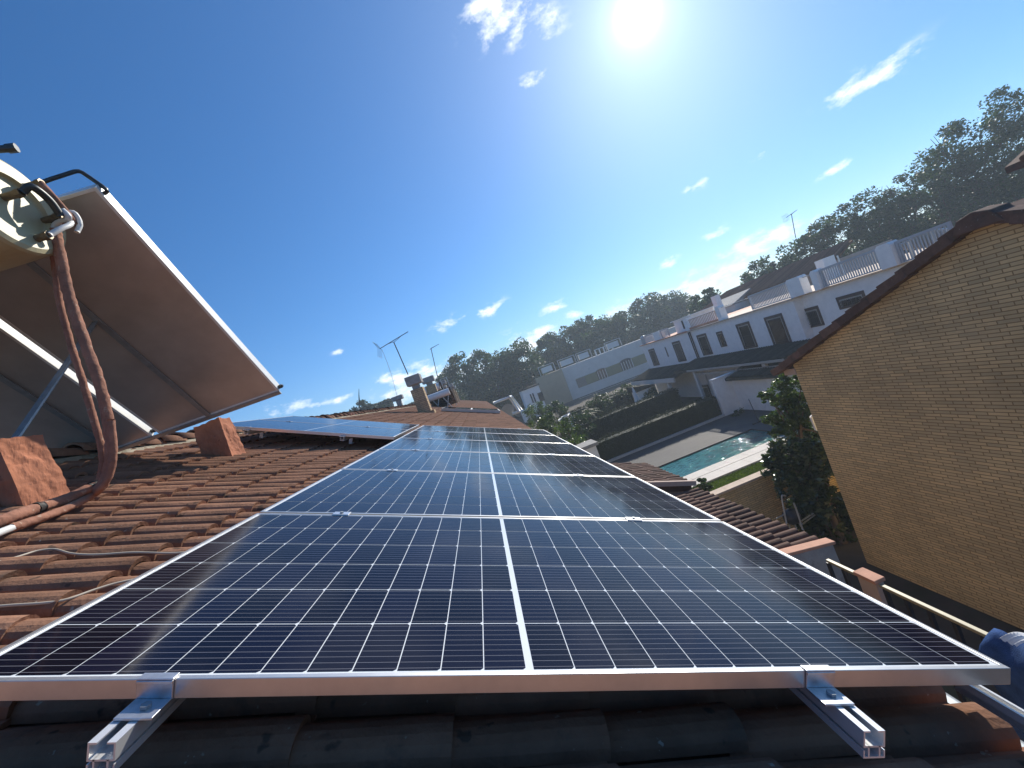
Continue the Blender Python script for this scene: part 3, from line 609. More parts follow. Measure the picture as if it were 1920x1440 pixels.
def chimney(x0, y0, wx, wy, ztop, zbase, label, cowl=True, plinth=.55, grp='chimneys on the tiled roof row'):
    o = thing('chimney', (x0 - wx / 2, y0 + wy / 2, zbase), label, 'chimney', grp)
    m = MB(); m.box((x0 - wx, y0, zbase), (x0, y0 + wy, ztop)); obj('stack', m, M_BRICKD, o)
    m = MB(); m.box((x0 - wx - .01, y0 - .012, zbase), (x0 + .11, y0 + wy + .01, zbase + plinth)); obj('plinth', m, M_BRICKD, o)
    if cowl:
        cx, cy = x0 - wx / 2, y0 + wy / 2
        m = MB(); m.box((cx - wx * .30, cy - wy * .30, ztop), (cx + wx * .30, cy + wy * .30, ztop + .2)); cw = obj('cowl', m, M_CONC, o)
        for s in (-1, 1):
            m = MB(); m.box((cx - wx * .62, cy + s * wy * .30 - wy * .26, ztop + .17), (cx + wx * .62, cy + s * wy * .30 + wy * .26, ztop + .52)); obj('cowl_block', m, M_CONC, cw, bevel=.025)
    return o
cb = pw(-.62, 14.6, -.2)
chimney(cb[0] - .12, cb[1], .46, .50, cb[2] + 1.15, cb[2] - .35, 'buff brick chimney with grey concrete cowl, carrying the large antenna mast')
mbs = at(765, 702, 14.85); mtp = at(738.5, 642, 14.85)
antenna(mbs, mtp, (at(712, 654, 14.7), at(765, 622, 15.1)), 'large antenna on a dark mast above the brick chimney', els=10)
mb = MB(); mb.tube(spline([at(716, 655, 14.7), at(733, 700, 15.), at(750, 765, 15.8)], 6), .006, 5); tag(obj('guy_wire', mb, M_CABLE), 'thin pale wire running down from the large antenna to the roof', 'wire')
def vent(px, d, label, s=1.):
    b = at(px[0], px[1], d); o = thing('roof_vent', b, label, 'roof vent'); m = MB(); m.box((b[0] - .13 * s, b[1] - .13 * s, b[2] - .5), (b[0] + .13 * s, b[1] + .13 * s, b[2] + .42 * s)); obj('shaft', m, M_CONC, o)
    m = MB(); m.box((b[0] - .3 * s, b[1] - .2 * s, b[2] + .42 * s), (b[0] + .3 * s, b[1] + .2 * s, b[2] + .66 * s)); obj('cap', m, M_CONC, o, bevel=.03)
vent((752, 764), 22, 'small capped vent on the ridge left of the brick chimney')
# flat collectors lying on the roof beyond the chimney
for i, (X, w) in enumerate(((-.5, 1.9), (1.42, 0.85))):
    pass
o = thing('flat_collector', pw(.55, 16.2, -.15), 'flat grey glazed collector lying on the tiles beyond the brick chimney', 'solar collector')
m = MB(); W_ = lambda X, Y, h: pw(X, Y, h); m.prism([W_(-.55, 16.0, -.12), W_(1.85, 16.0, -.12), W_(1.85, 18.0, -.12), W_(-.55, 18.0, -.12)], MP[:, 2] * .11); obj('frame', m, M_DISH, o)
m = MB(); m.prism([W_(-.5, 16.05, -.008), W_(.63, 16.05, -.008), W_(.63, 17.95, -.008), W_(-.5, 17.95, -.008)], MP[:, 2] * .006); obj('cover', m, M_SEAL, o)
m = MB(); m.prism([W_(.70, 16.05, -.008), W_(1.80, 16.05, -.008), W_(1.80, 17.95, -.008), W_(.70, 17.95, -.008)], MP[:, 2] * .006); obj('cover', m, M_SEAL, o)
# chimneys further along, with small water heaters beside them
def small_heater(b, label, s=1.):
    o = thing('small_water_heater', b, label, 'solar water heater', 'small water heaters on the far roofs'); b = np.array(b, float)
    m = MB(); m.tube([b + np.array([-.95 * s, 0, 1.05 * s]), b + np.array([.75 * s, 0, 1.05 * s])], .27 * s, 18); obj('tank', m, M_AC, o, smooth=False)
    m = MB(); m.prism([b + np.array([-1 * s, .1, 1.3 * s]), b + np.array([.9 * s, .1, 1.3 * s]), b + np.array([.9 * s, 1.5 * s, .0]), b + np.array([-1 * s, 1.5 * s, .0])], (0, .05, .06)); obj('collector', m, M_SEAL, o)
    for (x, x2) in ((-.7, -.2), (-.2, -.7), (.1, .6), (.6, .1)):
        m = MB(); m.bar(b + np.array([x * s, 0, -.25]), b + np.array([x2 * s, 0, .85 * s]), .045); obj('leg', m, M_DISH, o)
    return o
def rp(X, Y): return pw(X, Y, -.16)
small_heater(at(836, 768, 23.) + np.array([0, 0, .15]), 'small water heater on crossed white legs beyond the brick chimney', .72)
for i, (X, Y, hh) in enumerate(((-1.2, 24.5, 1.5), (-1.0, 31.0, 1.5), (-.9, 38.5, 1.45), (-1.1, 46., 1.4))):
    b = rp(X, Y); chimney(b[0], b[1], .62, .5, b[2] + hh, b[2] - .4, ['second chimney from the front, buff stack beside the small water heater', 'third chimney from the front on the tiled row', 'fourth chimney from the front on the tiled row', 'farthest small chimney on the tiled row'][i], cowl=True, plinth=.4)
    if i:
        small_heater(rp(-2.2, Y - 1.0) + np.array([0, 0, .1]), ['', 'second small water heater along the far ridge', 'third small water heater along the far ridge', 'farthest small water heater along the far ridge'][i])
b = rp(-1.0, 27.5); o = thing('ladder_frame', b, 'pale metal ladder frame standing among the far chimneys', 'metal frame')
for dx in (0, .45):
    m = MB(); m.bar(b + np.array([dx, 0, -.2]), b + np.array([dx, 0, 1.9]), .05); obj('post', m, M_DISH, o)
for z in (.4, .8, 1.2, 1.6, 1.88):
    m = MB(); m.bar(b + np.array([0, 0, z]), b + np.array([.45, 0, z]), .04); obj('rung', m, M_DISH, o)
antenna(at(829, 745, 26), at(808, 653, 26), (at(806, 655, 25.9), at(823, 645, 26.3)), 'smaller antenna on a thin mast in front of the dark trees', r=.022, els=6, refl=False)
mb = MB(); mb.tube([at(674, 757, 60), at(673, 742, 60), at(673, 729, 60)], [.11, .07, .03], 6); tag(obj('pole_antenna', mb, M_IRON), 'thin dark pole rising above the distant pines at left', 'pole')
for i, (px, s) in enumerate((((658, 779), 1.), ((663, 778), .8))):
    b = at(px[0], px[1], 9.5); o = thing('clay_flue_pot', b, ('left' if i == 0 else 'right') + ' one of two small clay flue pots peeking over the ridge', 'flue pot'); m = MB(); m.tube([b, b + np.array([0, 0, .055 * s]), b + np.array([0, 0, .06 * s])], [.03, .026, .02], 10); obj('pot', m, M_TERRA, o)

# ------------------------------------------------------------------ lower roofs and terrace beside the eave
def low_roof(y0, y1, xe, ze, pitch_deg, nrows, label, seed, cop=None, mm=M_TILE2):
    o = thing('lower_tiled_roof', (xe - 1, (y0 + y1) / 2, ze - .3), label, 'roof', 'low tiled roofs beside the eave'); a = R_(pitch_deg); ca, sa = math.cos(a), math.sin(a)
    tw = lambda X, Y, h: np.array([xe + (X * ca + h * sa), Y, ze + (-X * sa + h * ca)])
    mb = MB(); tiles(mb, nrows, y0, y1, .14, 0, -.31 * (nrows - 1), .31, seed, None, .7, .05, tw)
    L = .31 * nrows + .1; mb.rnd = .3; mb.prism([tw(-L, y0, -.06), tw(.0 - .02, y0, -.06), tw(-.02, y0, -.16), tw(-L, y0, -.16)], (0, y1 - y0, 0)); obj('roof', mb, mm, o)
    w = MB(); w.prism([tw(-L, y0 + .06, -.16), tw(-.12, y0 + .06, -.16), (xe - .12, y0 + .06, GROUND), (xe - L, y0 + .06, GROUND)], (0, y1 - y0 - .12, 0)); obj('wall', w, M_PINK, o)
    return o, tw, L
zB = -2.62
LR, tw, L = low_roof(3.38, 5.88, 3.98, zB, 9, 5, 'low roof of dark brown tiles right of the panels, with a terracotta coping', 21)
m = MB(); m.prism([tw(-L, 3.25, -.02), tw(.06, 3.25, -.02), tw(.06, 3.25, .012), tw(-L, 3.25, .012)], (0, .125, 0)); cpo = obj('coping', m, M_TERRA, LR, bevel=.006)
m = MB(); m.prism([tw(-L, 3.26, -.022), tw(.03, 3.26, -.022), (3.98 + .05, 3.26, zB - .9), (3.98 + .02, 3.26, GROUND), (3.98 - L, 3.26, GROUND)], (0, .1, 0)); obj('end_wall', m, M_CONC, LR)
LA, twA, LAL = low_roof(6.02, 8.1, 4.0, -2.55, 20, 5, 'farther low roof of worn tiles overlooking the swimming pool', 22, mm=M_TILE2)
m = MB(); m.prism([twA(-LAL, 5.95, -.05), twA(.03, 5.95, -.05), twA(.03, 5.95, .03), twA(-LAL, 5.95, .03)], (0, .08, 0)); obj('verge', m, M_PINK, LA)
# terrace parapet, posts and handrail
zR = -2.6
tr = thing('terrace_railing', (3.71, 1.2, zR - 1), 'cream handrail with dark uprights below the right edge of the panels', 'railing')
for (a, b) in ((-1.6, 2.48), (2.71, 3.02)):
    m = MB(); m.box((3.703, a, zR - .012), (3.738, b, zR + .014)); obj('handrail', m, M_HRAIL, tr, bevel=.004)
    y = a + .12
    while y < b:
        m = MB(); m.box((3.705, y, zR - .95), (3.73, y + .03, zR - .02)); obj('upright', m, M_IRON, tr); y += .17
for (y0, y1) in ((2.42, 2.72),):
    o = thing('brick_post', (3.74, y0 + .15, zR - 1), 'brick post with a pink terracotta cap in the terrace railing', 'post'); m = MB(); m.box((3.70, y0 + .085, zR - 2.), (3.775, y1 - .04, zR + .01)); obj('shaft', m, M_PINK, o)
    m = MB(); m.box((3.685, y0 + .07, zR + .01), (3.79, y1 - .025, zR + .045)); obj('cap', m, M_TERRA, o, bevel=.004)
m = MB(); m.box((2.35, -4, zR - 1.35), (3.66, 3.2, zR - 1.15)); struct('terrace_floor', m, M_TERRA)
m = MB(); m.box((3.62, -4, zR - 2.4), (3.80, 3.2, zR - .96)); tag(obj('terrace_parapet', m, M_WOODB), 'low brown stained parapet carrying the cream handrail', 'parapet')
# denim hanging over the handrail
def draped():
    mb = MB(); nx, ny = 26, 22; g = []
    for i in range(nx + 1):
        y = 1.72 - 1.0 * i / nx
        for j in range(ny + 1):
            v = j / ny; s = (v - .42) * 1.25; sag = .012 * math.sin(i * .9) + .018 * math.sin(i * .37 + j * .5)
            if s < 0: x, z = 3.80 + .07 * min(1, -s * 3) + sag, -(-s) * .95
            else: x, z = 3.65 - .05 * min(1, s * 3) + sag, -s * .9
            dome = math.exp(-(s * 5) ** 2) * (.012 + .10 * i / nx + .02 * math.sin(i * .9 + 1))
            x = 3.72 + (x - 3.72) * min(1, abs(s) * 9); g.append((x + .015 * math.sin(j * .8 + i * .3), y + .03 * math.sin(j * .6), zR + .045 + dome + z))
    mb.add(g, [(i * (ny + 1) + j, (i + 1) * (ny + 1) + j, (i + 1) * (ny + 1) + j + 1, i * (ny + 1) + j + 1) for i in range(nx) for j in range(ny)]); return mb
dn = thing('denim_trousers', (3.72, 1.3, zR), 'blue denim trousers draped over the cream handrail at the right edge', 'trousers')
do = obj('trousers', draped(), M_DENIM, dn, smooth=True); sm = do.modifiers.new('thick', 'SOLIDIFY'); sm.thickness = .012
m = MB(); ptc = np.array([3.585, 1.46, zR - .2])
for k in range(6):
    a, b = 2 * PI * k / 6, 2 * PI * ((k + 2) % 6) / 6; f = lambda t: ptc + np.array([0, .035 * math.cos(t), .035 * math.sin(t)])
    m.tube([f(a), f(b)], .0025, 5)
m.tube([ptc + np.array([0, .05, -.06]), ptc + np.array([0, -.05, -.075])], .003, 5); obj('pocket_stitching', m, M_STITCH, dn)
m = MB(); nx, ny = 8, 8
g = [(3.66 + .14 * j / ny, 1.53 + .09 * i / nx - .06 * j / ny, zR + .082 + .03 * math.sin(PI * j / ny) + .01 * math.sin(i * 2.)) for i in range(nx + 1) for j in range(ny + 1)]
m.add(g, [(i * (ny + 1) + j, (i + 1) * (ny + 1) + j, (i + 1) * (ny + 1) + j + 1, i * (ny + 1) + j + 1) for i in range(nx) for j in range(ny)]); obj('white_lining', m, M_CLOTHW, dn, smooth=True)

# ------------------------------------------------------------------ the buff brick house at the right
GX = 8.557; YC = 8.62; PITR = math.tan(R_(22.4)); YAP, ZAP = 4.24, .10; YEV = 9.05
bh = thing('brick_house', (GX + 4, 4.2, GROUND), 'big buff brick house with a blank gable wall filling the right side', 'house')
YN = 2 * YAP - YC; ze = lambda y: ZAP - .14 - abs(y - YAP) * PITR
m = MB(); m.prism([(GX, YN, GROUND), (GX, YC, GROUND), (GX, YC, ze(YC)), (GX, YAP, ze(YAP)), (GX, YN, ze(YN))][::-1], (9, 0, 0)); obj('wall', m, M_BRICK, bh)
rf = MB()
for s in (1, -1):
    y1 = YAP + s * (YEV - YAP); rf.prism([(GX - .16, YAP, ZAP - .04), (GX - .16, y1, ZAP - .04 - abs(y1 - YAP) * PITR), (GX - .16, y1, ZAP - .11 - abs(y1 - YAP) * PITR), (GX - .16, YAP, ZAP - .11)], (9.4, 0, 0))
ro = obj('roof', rf, M_TILE2, bh)
rg = random.Random(3); sl_ = math.atan(PITR)
for s in (1, -1):
    n = 13; Ltot = (YEV - YAP) / math.cos(sl_); st = Ltot / n
    for i in range(n):
        m = MB(); d = np.array([0, s * math.cos(sl_), -math.sin(sl_)]); nn = np.array([0, s * math.sin(sl_), math.cos(sl_)]); base = np.array([GX - .22 - .006 * (i % 2) - .003 * (s > 0), YAP, ZAP]); c0 = base + d * st * i; c1 = base + d * (st * (i + 1) + .12); m.rnd = rg.random()
        q = .05; m.prism([c0 + nn * (q - .05), c1 + nn * (q - .012), c1 - nn * .125, c0 - nn * .15], (.30 + .004 * (i % 2), 0, 0)); obj('verge_tile', m, M_TILE2, ro, bevel=.006)
m = MB(); m.prism([(GX - .24, YAP - .3, ZAP - .22), (GX - .24, YAP + .3, ZAP - .22), (GX - .24, YAP + .2, ZAP - .02), (GX - .24, YAP, ZAP + .035), (GX - .24, YAP - .2, ZAP - .02)], (.33, 0, 0)); obj('ridge_end', m, M_TILE2, ro, bevel=.02)
m = MB(); m.box((GX - .02, YC - .02, ze(YC) - .26), (GX + .5, YC + .36, ze(YC) - .1)); obj('eave_block', m, M_PINK, bh)
wf = MB(); c = on(1527, 781, 1, YC + .35); 
for (a, b) in (((1521, 781), (1543, 775)), ((1521, 781), (1531, 806)), ((1531, 806), (1551, 800)), ((1543, 775), (1551, 800))): wf.bar(on(a[0], a[1], 1, YC + .5), on(b[0], b[1], 1, YC + .5), .06)
wi = obj('open_window_frame', wf, M_WHITEM, bh)

# ------------------------------------------------------------------ garden walls, hedges
WY = on(1390, 906, 2, GROUND + 2)[1]; print('WY', WY)
o = thing('garden_wall', (8.5, WY + .1, GROUND), 'brick garden wall with pale coping in front of the green lawn', 'wall')
m = MB(); m.box((5.2, WY, GROUND), (11.2, WY + .24, GROUND + 1.94)); obj('wall', m, M_BRICK, o); m = MB()
for i in range(10): m.box((5.2 + i * .6 + .003, WY - .05, GROUND + 1.943), (5.8 + i * .6 - .003, WY + .29, GROUND + 2.0))
obj('coping', m, M_COPING, o)
def leaves(mb, P, size, rng, flat=0., wide=.55, curl=.0):
    """one leaf (four corners) at every point"""
    n = len(P); d = rng.normal(size=(n, 3)); d[:, 2] *= (1 - flat); d /= np.linalg.norm(d, axis=1)[:, None]; e = rng.normal(size=(n, 3)); e[:, 2] *= (1 - flat * .8); e -= d * (e * d).sum(1)[:, None]; e /= np.linalg.norm(e, axis=1)[:, None] + 1e-9
    L = size * rng.uniform(.6, 1.35, n)[:, None]; a = P - d * L / 2; c = P + d * L / 2; b = P + e * L * wide / 2 + d * L * .05; f = P - e * L * wide / 2 + d * L * .05
    V = np.stack([a, b, c, f], 1).reshape(-1, 3); o = len(mb.v); mb.v += list(map(tuple, V.tolist())); mb.f += [[o + 4 * i, o + 4 * i + 1, o + 4 * i + 2, o + 4 * i + 3] for i in range(n)]; mb.mi += [mb.cur] * n; mb.r += list(np.clip(rng.normal(.5, .28, n), 0, 1))
def crown_pts(rng, ctr, rad, ncl, npl, rcl, hollow=.35, sag=.0):
    out = []
    k = 0
    while k < ncl:
        p = rng.uniform(-1, 1, 3); q = np.linalg.norm(p)
        if q > 1 or q < hollow: continue
        k += 1; c = np.array(ctr) + p * np.array(rad); r = rcl * rng.uniform(.55, 1.35); n = int(npl * rng.uniform(.6, 1.4))
        dd = rng.normal(size=(n, 3)); dd /= np.linalg.norm(dd, axis=1)[:, None]; dd *= (rng.random(n) ** .4)[:, None] * r; dd[:, 2] *= .7; out.append(c + dd)
    return np.concatenate(out)
def tree(name, base, height, rad, label, cat='tree', group=None, m=M_LEAF, seed=1, ncl=60, npl=110, leaf=.34, cbot=.32, trunk=.2, hollow=.35, bare=0, rcl=None):
    rng = np.random.default_rng(seed); base = np.array(base, float); o = thing(name, base, label, cat, group)
    zc0 = height * cbot; rz = (height - zc0) / 2; ctr = base + np.array([0, 0, zc0 + rz]); t = MB(); lean = rng.normal(0, .25, 2)
    top = base + np.array([lean[0], lean[1], zc0 + rz * .6]); t.tube(spline([base, base + np.array([lean[0] * .2, lean[1] * .3, zc0 * .6]), top], 4), list(np.linspace(trunk, trunk * .45, 9)), 8)
    limbs = []
    for i in range(9 + bare):
        a = rng.uniform(0, 2 * PI); st = base + (top - base) * rng.uniform(.45, .95); en = ctr + np.array([math.cos(a) * rad * .75, math.sin(a) * rad * .75, rng.uniform(-.5, .85) * rz]) * (1.15 if i >= 9 else 1); mid = (st + en) / 2 + np.array([0, 0, .25 * rz * rng.random()])
        t.tube(spline([st, mid, en], 3), list(np.linspace(trunk * .32, trunk * .07, 7)), 5)
    obj('trunk', t, M_PARK, o, smooth=True)
    c = MB(); P = crown_pts(rng, ctr, (rad, rad, rz), ncl, npl, rcl or rad * .34, hollow); leaves(c, P, leaf, rng, .25); obj('crown', c, m, o)
    return o
def hedge(x0, x1, y0, y1, z0, z1, label, seed, dens=330, leaf=.085, m=M_HEDGE, name='hedge', grp=None):
    rng = np.random.default_rng(seed); o = thing(name, ((x0 + x1) / 2, (y0 + y1) / 2, z0), label, 'hedge', grp); b = MB(); b.rnd = .2; b.box((x0 + .09, y0 + .09, z0), (x1 - .09, y1 - .09, z1 - .09)); obj('core', b, M_HEDGE, o)
    c = MB(); A1 = int((x1 - x0) * (z1 - z0) * dens); A2 = int((x1 - x0) * (y1 - y0) * dens * .8)
    bul = lambda x, z: .07 * np.sin(x * 1.7 + seed) + .05 * np.sin(x * 4.1 + z * 3)
    for (n, kind) in ((A1, 0), (A2, 1), (A1 // 3, 2)):
        x = rng.uniform(x0, x1, n); 
        if kind == 0: z = rng.uniform(z0, z1, n); y = y0 + bul(x, z) * .6 + rng.normal(0, .05, n)
        elif kind == 1: y = rng.uniform(y0, y1, n); z = z1 + bul(x, y) + rng.normal(0, .05, n)
        else: y = np.full(n, y1) + rng.normal(0, .06, n); z = rng.uniform(z0, z1, n)
        leaves(c, np.stack([x, y, z], 1), leaf, rng)
    n = A1 // 6
    z = rng.uniform(z0, z1, n); leaves(c, np.stack([np.full(n, x1) + rng.normal(0, .05, n), rng.uniform(y0, y1, n), z], 1), leaf, rng)
    obj('foliage', c, m, o); return o
hedge(5.0, 16.05, 25.78, 26.7, GROUND, GROUND + 1.55, 'long clipped dark hedge just behind the pale kerb of the pool deck', 31, grp='clipped hedges between the gardens')
hedge(6.5, 17.2, 33.0, 34.0, GROUND, GROUND + 1.9, 'second long dark hedge, in the garden beyond the pool', 32, dens=240, leaf=.11, grp='clipped hedges between the gardens')
hedge(8.5, 17.5, 43.0, 44.2, GROUND, GROUND + 2.0, 'third dark hedge, farther off, before the pale apartment block', 33, dens=150, leaf=.14, grp='clipped hedges between the gardens')
# pillar at the near end of the hedge
pz = on(1100, 840, 1, 21.0)
o = thing('garden_pillar', (pz[0], 21.2, GROUND), 'white garden pillar with a tiled cap behind the right edge of the panels', 'pillar')
m = MB(); m.box((pz[0] - .55, 20.6, GROUND), (pz[0] + .42, 21.6, pz[2] + .05)); obj('shaft', m, M_WHITE, o); m = MB(); m.box((pz[0] - .7, 20.45, pz[2] + .05), (pz[0] + .55, 21.75, pz[2] + .22)); obj('cap', m, M_CONC, o)

# ------------------------------------------------------------------ white houses across the gardens (facade plane X = 20)
FX = 20.
ROOFZ = -1.0
def facade_window(parent, p, x=FX, grille=True, blind=False, frame=.11):
    (xa, ya), (xb, yb) = p; A_, B_ = on(xa, ya, 0, x), on(xb, yb, 0, x); y0, y1 = sorted((A_[1], B_[1])); z0, z1 = sorted((A_[2], B_[2]))
    f = MB()
    for (a, b, c, d) in ((y0, y1, z1 - frame * 1.5, z1), (y0, y1, z0, z0 + frame), (y0, y0 + frame, z0 + frame, z1 - frame * 1.5), (y1 - frame, y1, z0 + frame, z1 - frame * 1.5)): f.box((x - .06, a, c), (x + .02, b, d))
    w = obj('window', f, M_BROWNF, parent)
    f = MB(); k = frame * .8; a0, a1, c0, c1 = y0 + frame, y1 - frame, z0 + frame, z1 - frame * 1.5
    for (a, b, c, d) in ((a0, a1, c1 - k, c1), (a0, a0 + k, c0, c1 - k), (a1 - k, a1, c0, c1 - k)): f.box((x - .03, a, c), (x + .01, b, d))
    obj('inner_frame', f, M_PALEF, w)
    f = MB(); f.box((x - .012, a0, c0), (x + .01, a1, c1)); obj('pane', f, M_BLIND if blind else M_PANE, w)
    if grille:
        f = MB(); y = a0 + .1
        while y < a1 - .05: f.box((x - .10, y, c0), (x - .085, y + .018, c1 - .05)); y += .12
        for z in (c0 + .1, (c0 + c1) / 2, c1 - .15): f.box((x - .105, a0, z), (x - .09, a1, z + .02))
        obj('grille', f, M_IRON, w)
def rail_panel(parent, y0, y1, z0, z1, x, step=.13):
    f = MB(); 
    for (a, b, c, d) in ((y0, y1, z1 - .11, z1), (y0, y1, z0, z0 + .06), (y0, y0 + .12, z0 + .06, z1 - .11), (y1 - .12, y1, z0 + .06, z1 - .11)): f.box((x - .05, a, c), (x + .05, b, d))
    y = y0 + .2
    while y < y1 - .15: f.box((x - .02, y, z0 + .06), (x + .02, y + .05, z1 - .11)); y += step
    return obj('roof_railing', f, M_RAILG, parent)
def lean_to(parent, y0, y1, zt, zb, x0, x1, seed, name='lean_to_roof'):
    mb = MB(); rg = np.random.default_rng(seed); n = int((y1 - y0) / .22); L = math.hypot(x0 - x1, zt - zb)
    ux = np.array([x1 - x0, 0, zb - zt]) / L; nn = np.array([-ux[2], 0, ux[0]]); nn = nn if nn[2] > 0 else -nn
    for i in range(n):
        y = y0 + i * .22; mb.rnd = rg.random(); a = np.array([x0, y, zt]); b = np.array([x1, y, zb]) 
        pr = [(0, 0), (.03, .05), (.09, .075), (.15, .05), (.18, 0), (.22, -.01)]
        mb.add([a + np.array([0, q, 0]) + nn * h for q, h in pr] + [b + np.array([0, q, 0]) + nn * h for q, h in pr], [(k, k + 1, 7 + k, 6 + k) for k in range(5)])
    mb.prism([(x0, y0, zt - .02), (x1, y0, zb - .02), (x1, y0, zb - .2), (x0, y0, zt - .2)], (0, y1 - y0, 0)); return obj(name, mb, M_SLATE, parent)
h1 = thing('white_house', (25, 23, GROUND), 'white flat roofed house across the gardens, nearest, with white roof railings', 'house', 'white houses across the gardens')
m = MB(); m.box((FX, 21.3, GROUND), (30, 32.85, ROOFZ)); m.box((FX + .55, 13.2, GROUND), (30, 21.3, ROOFZ - .002)); obj('wall', m, M_WHITE, h1)
m = MB(); m.box((FX - .18, 21.1, ROOFZ), (30.1, 32.9, ROOFZ + .09)); m.box((FX + .36, 13, ROOFZ + .002), (30.1, 21.1, ROOFZ + .088)); obj('roof_slab', m, M_COPING, h1)
for p in (((1306, 629), (1337.5, 663.5)), ((1379.7, 608.7), (1421.9, 650)), ((1432.8, 595.5), (1486, 642.3))): facade_window(h1, p)
facade_window(h1, ((1343, 623), (1364, 648.6)), frame=.08)
for p in (((1505, 580), (1547, 609)), ((1568, 558), (1628, 568))): facade_window(h1, p, x=FX + .55)
for (y0, y1) in ((28.0, 28.5), (20.35, 21.35), (19.25, 19.63), (15.3, 15.98)):
    m = MB(); m.box((FX - .0, y0, ROOFZ + .09), (FX + .5, y1, ROOFZ + 1.05)); m.prism([(FX, y0, ROOFZ + 1.05), (FX, y1, ROOFZ + 1.05), (FX, y1 - .12, ROOFZ + 1.17), (FX, y0 + .12, ROOFZ + 1.17)], (.5, 0, 0)); obj('roof_pillar', m, M_WHITE, h1)
for (y0, y1) in ((21.36, 24.95), (15.99, 19.24), (13.2, 15.29)): rail_panel(h1, y0, y1, ROOFZ + .12, ROOFZ + 1.1, FX + .25)
for (a, b) in (((FX + .6, 21.3, ROOFZ + .1), (FX + 4.5, 21.3, ROOFZ + .9)),): 
    m = MB(); m.bar((FX + .25, 28.5, ROOFZ + 1.0), (FX + .25, 24.95, ROOFZ + .95), .04); m.bar((FX + .25, 20.34, ROOFZ + 1.0), (FX + .25, 19.64, ROOFZ + 1.0), .05); obj('roof_handrail', m, M_DISH, h1)
lean_to(h1, 20.8, 33.6, -3.50, -3.86, FX - .0, 17.75, 41)
m = MB(); m.box((17.68, 20.7, -4.02), (17.78, 31.3, -3.88)); m.box((17.9, 21, -4.4), (17.98, 30.2, -4.28)); obj('porch_beam', m, M_PALEF, h1)
for y in (22.5, 30.6):
    m = MB(); m.box((17.9, y, GROUND), (18.1, y + .3, -4.02)); obj('porch_post', m, M_GREYW, h1)
facade_window(h1, ((1312, 722), (1338, 750)), grille=False, frame=.12)
for y in (32.75, 33.0): 
    m = MB(); m.tube([(FX - .08, y, ROOFZ - .05), (FX - .08, y, -3.6)], .05, 8); obj('drain_pipe', m, M_BROWNF, h1)
m = MB(); m.prism([(16.2, 25.6, GROUND), (17.45, 25.6, GROUND), (FX - .01, 25.6, GROUND), (FX - .01, 25.6, -4.1), (17.45, 25.6, -4.45), (16.2, 25.6, -4.45)], (0, .28, 0)); m.box((17.45, 19.0, GROUND), (FX - .01, 25.59, -4.6)); obj('annex_wall', m, M_WHITE, h1)
m = MB(); m.box((16.15, 25.55, -4.448), (FX - .8, 25.93, -4.37)); obj('annex_coping', m, M_WHITE, h1)
lean_to(h1, 20.2, 25.4, -4.05, -4.55, FX - .05, 16.95, 42, 'annex_roof')
h2 = thing('white_house', (25, 38, GROUND), 'white flat roofed house across the gardens, farther, with reddish roof railing', 'house', 'white houses across the gardens')
m = MB(); m.box((FX + .02, 33.05, GROUND), (30, 43.3, ROOFZ)); obj('wall', m, M_WHITE, h2); m = MB(); m.box((FX - .16, 33.0, ROOFZ), (30, 43.4, ROOFZ + .09)); obj('roof_slab', m, M_TERRA, h2)
for p in (((1215.6, 655.6), (1237.5, 684)), ((1260, 642), (1288, 676))): facade_window(h2, p, x=FX + .02, blind=True)
facade_window(h2, ((1247, 650), (1254, 669)), x=FX + .02, grille=False, frame=.06)
m = MB(); m.tube([(FX + .4, 43.0, ROOFZ + .09), (FX + .4, 43.0, ROOFZ + .9), (FX + .4, 43.0, ROOFZ + 1.05)], [.32, .32, .1], 14); obj('water_tank', m, M_DISH, h2)
for (y0, y1, z1, mm) in ((38.6, 39.9, .95, M_WHITE), (32.95, 33.5, 1.15, M_WHITE)):
    m = MB(); m.box((FX + .1, y0, ROOFZ + .09), (FX + .7, y1, ROOFZ + z1)); obj('roof_pillar', m, mm, h2)
m = MB(); m.box((FX + .9, 33.6, ROOFZ + .09), (FX + 3.2, 36.6, ROOFZ + 1.25)); m.box((FX + .8, 33.3, ROOFZ + 1.25), (FX + 3.4, 37., ROOFZ + 1.33)); obj('roof_room', m, M_WHITE, h2)
m = MB(); m.box((FX + .88, 34.2, ROOFZ + .3), (FX + .91, 35.2, ROOFZ + 1.1)); obj('roof_room_window', m, M_PANE, h2)
for (y0, y1) in ((40.0, 42.6), (36.9, 38.5)): rail_panel(h2, y0, y1, ROOFZ + .12, ROOFZ + .95, FX + .3, .2)
m = MB(); m.box((FX + .1, 28.6, ROOFZ + .1), (FX + .2, 32.9, ROOFZ + .28)); obj('red_skirting', m, M_TERRA, h1)
f = MB(); y = 28.7
while y < 32.7: f.box((FX + .2, y, ROOFZ + .1), (FX + .24, y + .06, ROOFZ + .9)); y += .22
f.box((FX + .19, 28.6, ROOFZ + .9), (FX + .25, 32.8, ROOFZ + .96)); obj('roof_railing', f, M_PINK, h1)
lean_to(h2, 33.7, 43.8, -3.75, -4.3, FX, 17.6, 43); m = MB(); m.box((17.5, 33.6, -4.75), (17.62, 43.6, -4.35)); obj('porch_beam', m, M_GREYW, h2)
for y in (35, 38.5, 42): 
    m = MB(); m.box((17.55, y, GROUND), (17.85, y + .3, -4.7)); obj('porch_post', m, M_GREYW, h2)
